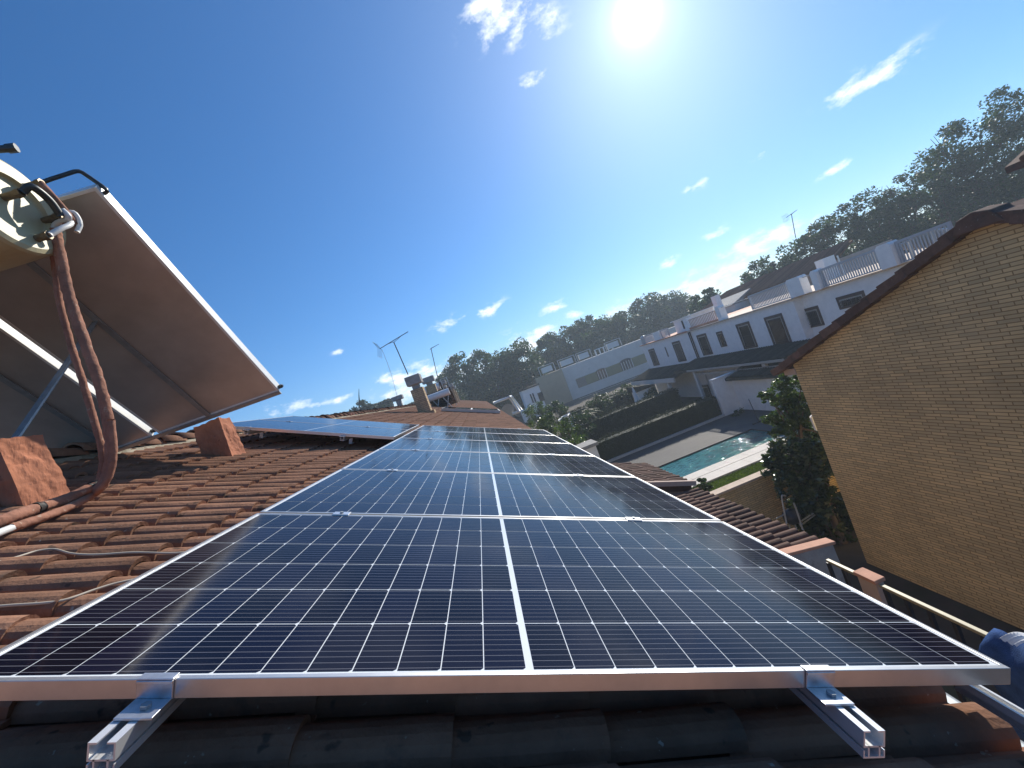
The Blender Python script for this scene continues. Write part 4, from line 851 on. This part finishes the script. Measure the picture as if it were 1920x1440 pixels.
# awning cloth sheet, umbrella-like airer and wall pieces in the second garden
o = thing('folded_parasol', (14.6, 35.8, GROUND), 'closed pale parasol standing in the garden beyond the hedges', 'parasol'); m = MB(); m.tube([(14.6, 35.8, GROUND), (14.6, 35.8, GROUND + 3.0)], .035, 8); obj('pole', m, M_WHITEM, o); m = MB()
sg = 12; prof = [(1.35, .26), (1.7, .2), (2.2, .13), (2.7, .08), (3.0, .03)]; vs = [(14.6 + r * (1 + .25 * (k % 2)) * math.cos(2 * PI * k / sg), 35.8 + r * (1 + .25 * (k % 2)) * math.sin(2 * PI * k / sg), GROUND + z) for z, r in prof for k in range(sg)]
m.add(vs, [(i * sg + k, i * sg + (k + 1) % sg, (i + 1) * sg + (k + 1) % sg, (i + 1) * sg + k) for i in range(4) for k in range(sg)]); obj('canopy', m, M_CLOTHW, o)
o = thing('garden_shed', (16.4, 38.2, GROUND), 'small white shed with a dark roof in the garden beyond the hedges', 'shed'); m = MB(); m.box((15.6, 37.6, GROUND), (17.2, 39.2, GROUND + 2.2)); obj('wall', m, M_WHITE, o); m = MB(); m.prism([(15.4, 37.4, GROUND + 2.2), (17.4, 37.4, GROUND + 2.2), (17.4, 37.4, GROUND + 2.3), (15.4, 37.4, GROUND + 2.75)], (0, 2.2, 0)); obj('roof', m, M_SLATE, o)
# the tiled roof and rooms behind the white houses
o = thing('red_roofed_house', (31, 28, GROUND), 'house with a long reddish tiled roof behind the white houses', 'house')
a, b, c, d = on(1378, 541, 0, 33.5), on(1597, 446, 0, 33.5), on(1555, 500, 0, 30.2), on(1300, 590, 0, 30.2)
mb = MB(); rgg = np.random.default_rng(7); nn_ = 70; tl = np.array([33.5, a[1] + 1.5, (a[2] + b[2]) / 2]); tr_ = np.array([33.5, b[1], (a[2] + b[2]) / 2]); bl = np.array([30.2, d[1], (c[2] + d[2]) / 2]); br = np.array([30.2, c[1], (c[2] + d[2]) / 2])
for i in range(nn_):
    u0, u1 = i / nn_, (i + 1) / nn_; um = (u0 + u1) / 2; mb.rnd = rgg.random(); U = np.array([-.5, 0, .85]) * .09
    T0, T1, Tm, B0_, B1_, Bm = (tl + (tr_ - tl) * u0, tl + (tr_ - tl) * u1, tl + (tr_ - tl) * um + U, bl + (br - bl) * u0, bl + (br - bl) * u1, bl + (br - bl) * um + U)
    mb.add([T0, Tm, T1, B0_, Bm, B1_], [(0, 1, 4, 3), (1, 2, 5, 4)])
mb.prism([tl - np.array([0, 0, .1]), tr_ - np.array([0, 0, .1]), br - np.array([0, 0, .1]), bl - np.array([0, 0, .1])], (0, 0, -.15)); obj('roof', mb, M_TILE, o)
m = MB(); m.box((31, br[1] + .8, GROUND), (37, bl[1] - 1, bl[2] + .2)); obj('wall', m, M_PINK, o)
m = MB(); q = (br + tr_) / 2; m.tube([(q[0] - .5, q[1] - .1, GROUND + 6), (q[0] - .5, q[1] - .1, q[2] - .2)], .07, 8); obj('post', m, M_WHITEM, o)
m = MB(); q = on(1545, 487, 0, 29.2); m.box((28.8, q[1] - .3, ROOFZ), (29.8, q[1] + .45, q[2] + .1)); obj('roof_hatch', m, M_WHITE, o)
o = thing('grey_roofed_annex', (29, 36, GROUND), 'small grey roofed building with white chimney behind the farther white house', 'building')
q0, q1 = on(1318, 580, 0, 29.), on(1372, 556, 0, 29.); m = MB(); m.box((29, q1[1], GROUND), (33, q0[1], q0[2] - .7)); obj('wall', m, M_GREYW, o); m = MB(); m.prism([(28.7, q1[1], q1[2] - .8), (31.2, q1[1], q1[2] + .15), (33.6, q1[1], q1[2] - .8)], (0, q0[1] - q1[1], 0)); obj('roof', m, M_CONC, o)
q = on(1342, 563, 0, 28.8); m = MB(); m.box((28.6, q[1] - .3, q[2] - 1.2), (29.2, q[1] + .4, q[2] + .5)); obj('chimney', m, M_WHITE, o)
# bright sheet roof beyond the gable
o = thing('corrugated_canopy', (21, 14.5, 0), 'shiny corrugated canopy between the white pillar and the brick gable', 'canopy')
m = MB(); qa, qb = on(1662, 472, 0, 21.2), on(1742, 432, 0, 21.2); n = 26
for i in range(n):
    u0, u1 = i / n, (i + 1) / n; p0 = qa + (qb - qa) * u0; p1 = qa + (qb - qa) * u1; pm_ = (p0 + p1) / 2 + np.array([0, 0, .06]); ex = np.array([3.0, 0, -.75]); m.add([p0, pm_, p1, p0 + ex, pm_ + ex, p1 + ex], [(0, 1, 4, 3), (1, 2, 5, 4)])
obj('sheet', m, M_CORR, o); m = MB()
for p_ in (qa, (qa + qb) / 2, qb): m.bar((p_[0] + .1, p_[1], ROOFZ), (p_[0] + .1, p_[1], p_[2] - .03), .06)
obj('frame', m, M_DISH, o)
# small antenna on the houses, far roof at the right edge
antenna(on(1492, 446, 0, 31), on(1484, 402, 0, 31), (on(1474, 408, 0, 31), on(1494, 394, 0, 31)), 'spiky antenna above the reddish roof at right', r=.03, els=8)
o = thing('far_tiled_house', (24, 6, GROUND), 'dark house with a tiled eave at the right edge behind the gable', 'house')
e0, e1 = on(1885, 310, 0, 16.), on(1990, 268, 0, 16.); m = MB(); zt_ = (e0[2] + e1[2]) / 2
y0_, y1_ = sorted((e0[1], e1[1])); mb = MB(); tw2 = lambda X, Y, h: np.array([16 - X * .93 + h * .3, Y, zt_ - X * -.0 - .36 * (X) + h]) 
for i in range(int((y1_ - y0_ + 3) / .24)):
    y = y0_ - 3 + i * .24; mb.rnd = rg.random(); mb.tube([(15.9, y, zt_), (19.5, y, zt_ + 1.3)], .085, 8)
mb.prism([(15.95, y0_ - 3, zt_ - .03), (19.5, y0_ - 3, zt_ + 1.25), (23, y0_ - 3, zt_ - .03), (23, y0_ - 3, zt_ - .2), (15.95, y0_ - 3, zt_ - .2)], (0, y1_ - y0_ + 3, 0)); obj('roof', mb, M_TILE2, o)
m = MB(); m.box((16.4, y0_ - 2.9, GROUND), (22.6, y1_ - .05, zt_ - .2)); obj('wall', m, M_WOODB, o)

# ------------------------------------------------------------------ pale apartment block closing the view
AY = 78.
ab = thing('apartment_block', (24, AY + 5, GROUND), 'long pale apartment block with olive window band and air conditioners on top', 'building')
P_ = lambda x, y: on(x, y, 1, AY)
x0, x1, x2 = P_(1014, 740)[0], P_(1062, 720)[0], 47.
zt = P_(1052, 692)[2]; m = MB(); m.box((x1, AY, GROUND), (x2, AY + 12, zt)); obj('wall', m, M_GREYW, ab); m = MB(); m.box((x0, AY - .6, GROUND), (x1, AY + 12, P_(1030, 700)[2])); obj('tan_wing', m, M_BEIGE, ab)
b0, b1 = P_(1079, 711), P_(1216, 676); z0b, z1b = P_(1100, 722)[2], P_(1090, 707)[2]; m = MB(); m.box((b0[0], AY - .03, z0b), (x2, AY + .02, z1b)); obj('window_band', m, M_OLIVE, ab)
def ywin(par, xa, xb, z0, z1, y, m_=M_PANE, arch=False, bars=True):
    f = MB()
    if arch:
        n = 10; rr = (xb - xa) / 2; pts = [(xa, y - .1, z0), (xb, y - .1, z0)] + [((xa + xb) / 2 + rr * math.cos(t), y - .1, z1 + .35 * rr * math.sin(t)) for t in np.linspace(0, PI, n)]
        f.prism(pts[::-1], (0, .08, 0))
    else: f.box((xa, y - .1, z0), (xb, y - .02, z1))
    w = obj('window', f, m_, par)
    if bars:
        g = MB(); k = xa + .2
        while k < xb: g.box((k, y - .17, z0), (k + .1, y - .11, z1)); k += .55
        obj('grille', g, M_WHITEM, w)
zl, zh = z0b + .05, z1b - .1
for (pa, pb, arch, mm) in (((1079, 712), (1098, 712), False, M_BLIND), ((1118, 700), (1137, 700), True, M_PANE), ((1163, 685), (1188, 685), True, M_BROWNF)):
    ywin(ab, P_(*pa)[0], P_(*pb)[0], zl, zh, AY, mm, arch, arch)
for (xa, xb) in ((1016, 1036), (1057, 1080), (1096, 1114), (1157, 1178)):
    X0, X1 = P_(xa, 695)[0], P_(xb, 690)[0]; zz = zt if xa > 1050 else P_(1030, 700)[2]; o = thing('air_conditioner', ((X0 + X1) / 2, AY + .7, zz), 'x', 'air conditioner', 'white units on the roof of the apartment block')
    o['label'] = {1016: 'white roof unit on the tan wing of the apartment block', 1057: 'white roof unit above the join of tan wing and pale wall', 1096: 'small white roof unit in the middle of the apartment block', 1157: 'white roof unit at the right end of the apartment block'}[xa]
    m = MB(); m.box((X0, AY + .2, zz + .35), (X1, AY + 1.1, zz + 1.45)); obj('case', m, M_AC, o); m = MB()
    for X in (X0 - .5, X1 + .5): m.bar((X, AY + .2, zz), (X, AY + .2, zz + 1.8), .14)
    m.bar((X0 - .5, AY + .2, zz + 1.75), (X1 + .5, AY + .2, zz + 1.75), .14); obj('frame', m, M_DISH, o)
f = MB(); k = P_(1118, 665)[0]; xe_ = P_(1150, 650)[0]
while k < xe_: f.box((k, AY + .3, zt), (k + .25, AY + .4, zt + 1.1)); k += .9
f.box((P_(1118, 665)[0], AY + .28, zt + 1.1), (xe_, AY + .42, zt + 1.25)); obj('roof_railing', f, M_WHITEM, ab)
bb = thing('brown_building', (10, 86, GROUND), 'brownish building with pinkish roof railing left of the apartment block', 'building'); Q = lambda x, y: on(x, y, 1, 86.)
X0, X1 = Q(953, 730)[0], Q(1010, 710)[0]; zt2 = Q(975, 716)[2]; m = MB(); m.box((X0, 86, GROUND), (X1 + 2, 94, zt2)); obj('wall', m, M_PINK, bb)
f = MB(); k = X0 + .5
while k < X1: f.box((k, 86.1, zt2), (k + .35, 86.25, zt2 + 1.6)); k += .8
f.box((X0 + .4, 86.08, zt2 + 1.6), (X1, 86.3, zt2 + 1.8)); obj('roof_railing', f, M_PINK, bb)
wb = thing('small_white_house', (13, 70, GROUND), 'small white house with narrow slit windows before the tan wing', 'house'); Q = lambda x, y: on(x, y, 1, 70.)
X0, X1 = Q(983, 750)[0], Q(1016, 740)[0]; z2 = Q(993, 728)[2]; m = MB(); m.box((X0, 70, GROUND), (X1, 74, z2)); m.box((X0 - 1.2, 69, GROUND), (X0 + .6, 72, GROUND + 2.2)); obj('wall', m, M_WHITE, wb)
m = MB(); m.box((X0 - .2, 69.8, z2), (X1 + .2, 74, z2 + .25)); obj('roof', m, M_SLATE, wb)
for px in (995, 1000): 
    X = Q(px, 745)[0]; m = MB(); m.box((X, 69.9, z2 - 2.6), (X + .22, 70.02, z2 - 1.)); obj('window', m, M_PANE, wb)
X = Q(1011, 748)[0]; m = MB(); m.box((X, 69.9, z2 - 2.9), (X + .9, 70.02, z2 - 1.3)); obj('window', m, M_PANE, wb)
# low buildings under the block
zL = P_(1140, 733)[2]; XL0, XL1 = P_(1078, 756)[0], 46.
m = MB(); m.prism([(XL0, AY - .03, zL + .5), (XL0, AY - 3.2, zL - .35), (XL0, AY - 3.2, zL - .6), (XL0, AY - .03, zL + .2)], (XL1 - XL0, 0, 0)); obj('lean_to_roof', m, M_SLATE, ab)
m = MB(); m.box((XL0 + .5, AY - 2.6, GROUND), (XL1, AY - 2.3, zL - .45)); obj('porch_wall', m, M_GREYW, ab)
# ------------------------------------------------------------------ trees and shrubs
hid = [(850, 668, 85, 41), (905, 657, 86, 38), (958, 640, 84, 38), (1020, 628, 98, 34), (1064, 612, 98, 34), (1106, 588, 100, 40), (1158, 590, 100, 36), (1212, 552, 104, 46), (1252, 553, 104, 42), (1318, 545, 66, 30), (1420, 487, 60, 36), (1500, 432, 56, 46), (1560, 397, 52, 46), (1612, 362, 50, 50), (1672, 322, 48, 54), (1735, 278, 46, 58), (1792, 214, 44, 56), (1852, 178, 42, 56), (1935, 195, 40, 66)]
tl_ = ['leftmost tall dark tree, behind the far chimneys', 'second tall tree from the left, behind the far chimneys', 'tall rounded tree just left of the bright cloud gap', 'tall tree just right of the bright cloud gap', 'loose crowned tall tree above the left part of the apartment block', 'highest crown above the middle of the apartment block', 'tall tree above the right end of the apartment block', 'broad rounded tree behind the farther white house, left half', 'broad rounded tree behind the farther white house, right half', 'thin tree with bare twigs between the white houses', 'small airy tree behind the left end of the reddish roof', 'tree beside the spiky antenna behind the reddish roof', 'airy tree just right of the spiky antenna', 'tree above the right end of the reddish roof', 'tree above the tall white roof pillar', 'tree left of the tallest tree at the right', 'tallest tree at the upper right, left part of its group', 'tall feathery tree near the upper right edge', 'tree cut by the right edge of the picture']
for i, (x, y, d, hw) in enumerate(hid):
    t_ = at(x, y, d); H = t_[2] - GROUND; rad = hw * d / FPX * 1.12; right = x > 1380
    tree('broadleaf_tree', (t_[0], t_[1], GROUND), H, rad, tl_[i], 'tree', 'tall trees behind the houses', M_LEAF, 60 + i, ncl=(74 if right else 92), npl=(110 if right else 150), leaf=.34 * d / 60 + .06, cbot=(.30 if right else .12), trunk=.28, hollow=(.42 if right else .3), bare=8 if i == 9 else (4 if right else 0), rcl=rad * (.30 if right else .32))
# a second belt behind, low, so that the crowns close near the roofs
for i, (x, y, d, hw) in enumerate([(880, 705, 100, 50), (940, 700, 100, 46), (1000, 680, 102, 40), (1080, 655, 112, 50), (1150, 630, 112, 50), (1240, 600, 112, 50), (1620, 440, 62, 60), (1700, 400, 58, 66), (1790, 345, 54, 66), (1870, 310, 50, 60)]):
    t_ = at(x, y, d); H = t_[2] - GROUND; rad = hw * d / FPX * 1.1
    tree('understorey_tree', (t_[0], t_[1], GROUND), H, rad, ['dark lower tree behind the leftmost tall trees', 'dark lower tree right of the far chimneys', 'dark lower tree under the cloud gap', 'dark lower tree above the tan wing', 'dark lower tree behind the apartment block middle', 'dark lower tree behind the broad rounded pair', 'dense lower tree behind the reddish roof end', 'dense lower tree left of the brick gable top', 'dense lower tree under the tallest tree', 'dense lower tree behind the far tiled eave'][i], 'tree', 'lower dense trees behind the tall ones', M_LEAF, 160 + i, ncl=70, npl=110, leaf=.42, cbot=.03, trunk=.25, hollow=.15, rcl=rad * .34)
for i, (x, y, d, hw) in enumerate([(676, 754, 70, 12), (694, 757, 72, 8), (706, 759, 72, 9), (722, 762, 74, 9), (737, 764, 74, 9), (650, 770, 68, 15)]):
    t_ = at(x, y, d); rad = hw * d / FPX * 1.7
    tree('stone_pine', (t_[0], t_[1], GROUND), t_[2] - GROUND, rad, ['highest of the distant pines, at the foot of the thin dark pole', 'distant pine right of the highest one', 'middle one of the distant pines over the ridge', 'distant pine left of the ridge vent', 'distant pine nearest to the ridge vent', 'leftmost and lowest of the distant pines over the ridge'][i], 'tree', 'distant pines beyond the ridge', M_LEAFP, 90 + i, ncl=34, npl=80, leaf=.34, cbot=.76, trunk=.16, hollow=.1)
for i, (x, d, hh, w) in enumerate(((735, 90, 770, 60), (640, 84, 781, 60))):
    t_ = at(x, hh, d); tag(hedge(t_[0] - w / 6, t_[0] + w / 6, t_[1], t_[1] + 3, GROUND, t_[2], ['low distant tree belt left of the chimney', 'low distant tree belt at the left, over the ridge'][i], 300 + i, dens=26, leaf=.5, name='tree_belt', grp='distant tree belts'), cat='tree belt')
# the glossy trees beside the brick house
def leafy(name, label, m, seed, blobs, leaf, wide, n, stem, flat=.2):
    rng = np.random.default_rng(seed); o = thing(name, stem[0], label, 'tree'); t = MB(); s = spline(stem, 6); t.tube(s, list(np.linspace(.11, .03, len(s))), 8)
    for (c, r) in blobs:
        st = s[int(len(s) * rng.uniform(.4, .95))]; t.tube(spline([st, (np.array(st) + c) / 2 + rng.normal(0, .1, 3), c], 4), list(np.linspace(.035, .01, 9)), 5)
    obj('trunk', t, M_PARK, o, smooth=True); c_ = MB()
    for (c, r) in blobs:
        leaves(c_, crown_pts(rng, c, (r, r, r), 16, max(8, int(n * r)), r * .34, .3), leaf, rng, flat, wide)
    obj('crown', c_, m, o); return o
OY = 10.6
def bl(lst, y0, k): 
    rr = np.random.default_rng(k); return [(on(x, y, 1, y0 + rr.uniform(-.5, .6)), r) for x, y, r in lst]
leafy('orange_tree', 'glossy small leaved tree behind the corner of the brick house', M_LEAFG, 5, bl([(1462, 735, .42), (1490, 725, .40), (1445, 748, .28), (1478, 765, .45), (1508, 750, .5), (1455, 790, .36), (1490, 800, .5), (1520, 790, .5), (1530, 840, .5), (1505, 710, .26), (1432, 742, .16), (1470, 705, .2), (1475, 790, .4), (1505, 820, .5), (1465, 815, .38), (1535, 815, .45), (1500, 775, .5), (1480, 745, .4)], OY + .9, 1), .085, .5, 210, [(9.75, 11.2, GROUND), (9.8, 11.3, GROUND + 1.6), tuple(on(1500, 780, 1, OY + .9))])
leafy('loquat_tree', 'large leaved dark tree between the brick garden wall and the gable', M_LEAFL, 6, bl([(1470, 850, .42), (1500, 842, .42), (1455, 880, .34), (1525, 848, .4), (1545, 860, .4), (1490, 880, .45), (1530, 890, .5), (1470, 905, .3), (1500, 930, .4), (1545, 925, .5), (1565, 950, .5), (1520, 970, .4), (1560, 1000, .5), (1590, 1010, .45), (1465, 870, .4), (1510, 870, .45), (1540, 900, .45), (1480, 915, .35), (1580, 970, .4), (1535, 950, .45), (1600, 1040, .4), (1570, 1030, .4), (1545, 985, .4), (1450, 862, .25)], OY - .6, 2), .19, .34, 95, [(8.9, 9.6, GROUND), (8.95, 9.8, GROUND + 1.3), (8.9, 10.1, GROUND + 2.6)], .35)
def shrub(px, d, r, label, seed, m=M_LEAF, leaf=.12, n=60, name='garden_shrub'):
    c = at(px[0], px[1], d); rng = np.random.default_rng(seed); o = thing(name, (c[0], c[1], GROUND), label, 'shrub', 'shrubs in the gardens'); t = MB()
    for k in range(5): t.tube(spline([(c[0] + rng.normal(0, .1), c[1] + rng.normal(0, .1), GROUND), c + rng.normal(0, r * .3, 3)], 3), [.04, .03, .02, .015][:4], 5)
    obj('stem', t, M_PARK, o); q = MB(); zr = max(r, (c[2] - GROUND) * .55); leaves(q, crown_pts(rng, c - np.array([0, 0, zr - r]), (r, r, zr), 34, n, r * .36, .2), leaf, rng); obj('foliage', q, m, o)
for i, (px, d, r, lb) in enumerate((((1010, 793), 30, .9, 'pale green shrub just beyond the right end of the tiled eave'), ((1040, 800), 27, 1.0, 'grassy green shrub beside the white tube frame'), ((1064, 812), 24, .9, 'light green shrub left of the white garden pillar'), ((1005, 775), 46, 1.5, 'round dark shrub before the small white house'), ((1040, 775), 46, 1.5, 'round dark shrub beneath the tan wing'), ((1130, 762), 44, 1.4, 'dark shrub below the middle of the apartment block'), ((1085, 800), 34, 1.3, 'dark shrub left of the long hedges'), ((1175, 745), 46, 1.5, 'dark shrub under the farther white house porch'), ((1215, 750), 40, 1.2, 'dark shrub beside the closed parasol'), ((1315, 912), 15.5, .35, 'small dark plant between the two low tiled roofs'))):
    shrub(px, d, r, lb, 400 + i, M_LEAFG if i in (0, 2, 3) else M_LEAF, leaf=.05 + .0035 * d, n=70)
# palm
pc = at(1103, 776, 36); o = thing('small_palm', (pc[0], pc[1], GROUND), 'small palm with arching fronds before the apartment block', 'palm'); t = MB(); t.tube([(pc[0], pc[1], GROUND), (pc[0], pc[1], pc[2])], [.17, .13], 8); obj('trunk', t, M_PARK, o); c = MB(); rng = np.random.default_rng(2)
for k in range(26):
    a = 2 * PI * k / 26 + rng.normal(0, .1); el = rng.uniform(.1, 1.2); L = 1.5; pv = None; c.rnd = rng.random()
    for j in range(9):
        t_ = j / 8; p = pc + np.array([math.cos(a) * math.cos(el) * L * t_, math.sin(a) * math.cos(el) * L * t_, math.sin(el) * L * t_ - .9 * t_ * t_])
        if pv is not None:
            sd = np.array([-math.sin(a), math.cos(a), 0]); d_ = p - pv
            for s in (-1, 1): c.add([pv, pv + d_ * .4, pv + d_ * .9 + sd * s * .32 * (1 - t_ * .6) + np.array([0, 0, -.1])], [(0, 1, 2)])
        pv = p
obj('fronds', c, M_PALM, o)
def tube_frame(pts_list, label, r, m=M_WHITEM, name='pergola_frame', cat='frame'):
    o = thing(name, pts_list[0][0], label, cat)
    for p in pts_list: q = MB(); q.tube(p, r, 8); obj('tube', q, m, o, smooth=True)
    return o
A1, A2, A3, A4 = at(925, 756, 40), at(955, 745, 40), at(974, 772, 40), at(961, 776, 40); off = np.array([.3, .8, 0])
tube_frame([[A1, A2], [A2, A3], [A2 + off, A3 + off], [A3, A4], [A2, A2 + off]], 'white tube pergola frame standing off the far end of the tiled eave', .13)
b = at(952, 768, 40); o = thing('satellite_dish', b, 'pale round satellite dish below the white pergola frame', 'dish'); q = MB(); q.tube([b, b + np.array([0, .12, .05]), b + np.array([0, .16, .06])], [.62, .5, .05], 18); obj('reflector', q, M_DISH, o); q = MB(); q.bar(b + np.array([0, .15, 0]), b + np.array([0, .3, -1.5]), .08); obj('pole', q, M_DISH, o)
A1, A2, A3 = at(1047, 789, 33), at(1064, 780, 33), at(1075, 800, 33); off = np.array([.5, 1.2, 0]); tube_frame([[A1, A2], [A2, A3], [A1 + off, A2 + off], [A2 + off, A3 + off], [A2, A2 + off], [A1, A1 + off]], 'small white tube frame among shrubs right of the far panels', .06)
# tubular frame with dark ball under the loquat
F = lambda x, y, yy: on(x, y, 1, yy)
tube_frame([spline([F(1475, 982, 9.4), F(1466, 934, 9.4), F(1469, 929, 9.4), F(1473, 930, 9.45)], 4), spline([F(1505, 993, 9.2), F(1494, 958, 9.2), F(1488, 943, 9.2)], 4), [F(1456, 972, 9.3), F(1480, 960, 9.6)], [F(1504, 976, 9.2), F(1532, 958, 9.6)], [F(1504, 983, 9.2), F(1532, 962, 9.65)]], 'bent metal tube frame under the large leaved tree', .02, M_DISH, 'garden_swing_frame')
b = F(1484, 968, 9.5); o = thing('kettle_barbecue', b, 'round black kettle barbecue behind the low tiled roof', 'barbecue'); q = MB(); n = 18; prof = [(-.2, .05), (-.17, .14), (-.08, .2), (0, .215), (.02, .215), (.1, .19), (.17, .11), (.2, .02)]; vs = [(b[0] + r * math.cos(2 * PI * k / n), b[1] + r * math.sin(2 * PI * k / n), b[2] + z) for z, r in prof for k in range(n)]
q.add(vs, [(i * n + k, i * n + (k + 1) % n, (i + 1) * n + (k + 1) % n, (i + 1) * n + k) for i in range(len(prof) - 1) for k in range(n)]); obj('bowl', q, M_IRON, o, smooth=True)
for k in range(3): q = MB(); a = 2 * PI * k / 3; q.bar(b + np.array([.1 * math.cos(a), .1 * math.sin(a), -.15]), b + np.array([.25 * math.cos(a), .25 * math.sin(a), -.75]), .02); obj('leg', q, M_DISH, o)
# broom on the far deck
bx = on(1424, 793, 2, GROUND + .05); o = thing('deck_broom', bx, 'thin broom standing by the white annex wall on the pool deck', 'broom'); q = MB(); q.tube([bx, bx + np.array([-.05, .1, 1.5])], .02, 6); obj('handle', q, M_IRON, o); q = MB(); q.box((bx[0] - .4, bx[1] - .05, GROUND + .045), (bx[0] + .4, bx[1] + .05, GROUND + .16)); obj('head', q, M_IRON, o)
bx = on(1372, 781, 2, GROUND + .04); rng = np.random.default_rng(3); q = MB(); leaves(q, crown_pts(rng, bx + np.array([.2, -.4, .25]), (.45, .3, .25), 10, 40, .18, .1), .08, rng); tag(obj('potted_plant', q, M_LEAF), 'small bushy plant at the foot of the white annex corner', 'plant')

# ------------------------------------------------------------------ thin volume added to imitate the veil of lens glare
hm = bpy.data.materials.new('air'); hm.use_nodes = True; ht = hm.node_tree; ht.nodes.remove(ht.nodes['Principled BSDF'])
pv = ht.nodes.new('ShaderNodeVolumePrincipled'); pv.inputs['Color'].default_value = (.76, .89, 1, 1); pv.inputs['Density'].default_value = .0015; pv.inputs['Anisotropy'].default_value = .25
ht.links.new(pv.outputs[0], ht.nodes['Material Output'].inputs['Volume'])
mb = MB(); mb.box((-140, -15, GROUND - 1.1), (190, 190, 17.5)); hz_ = tag(obj('glare_veil', mb, hm), kind='stuff', label='thin pale volume added over the gardens and houses to imitate lens glare', cat='glare_veil')
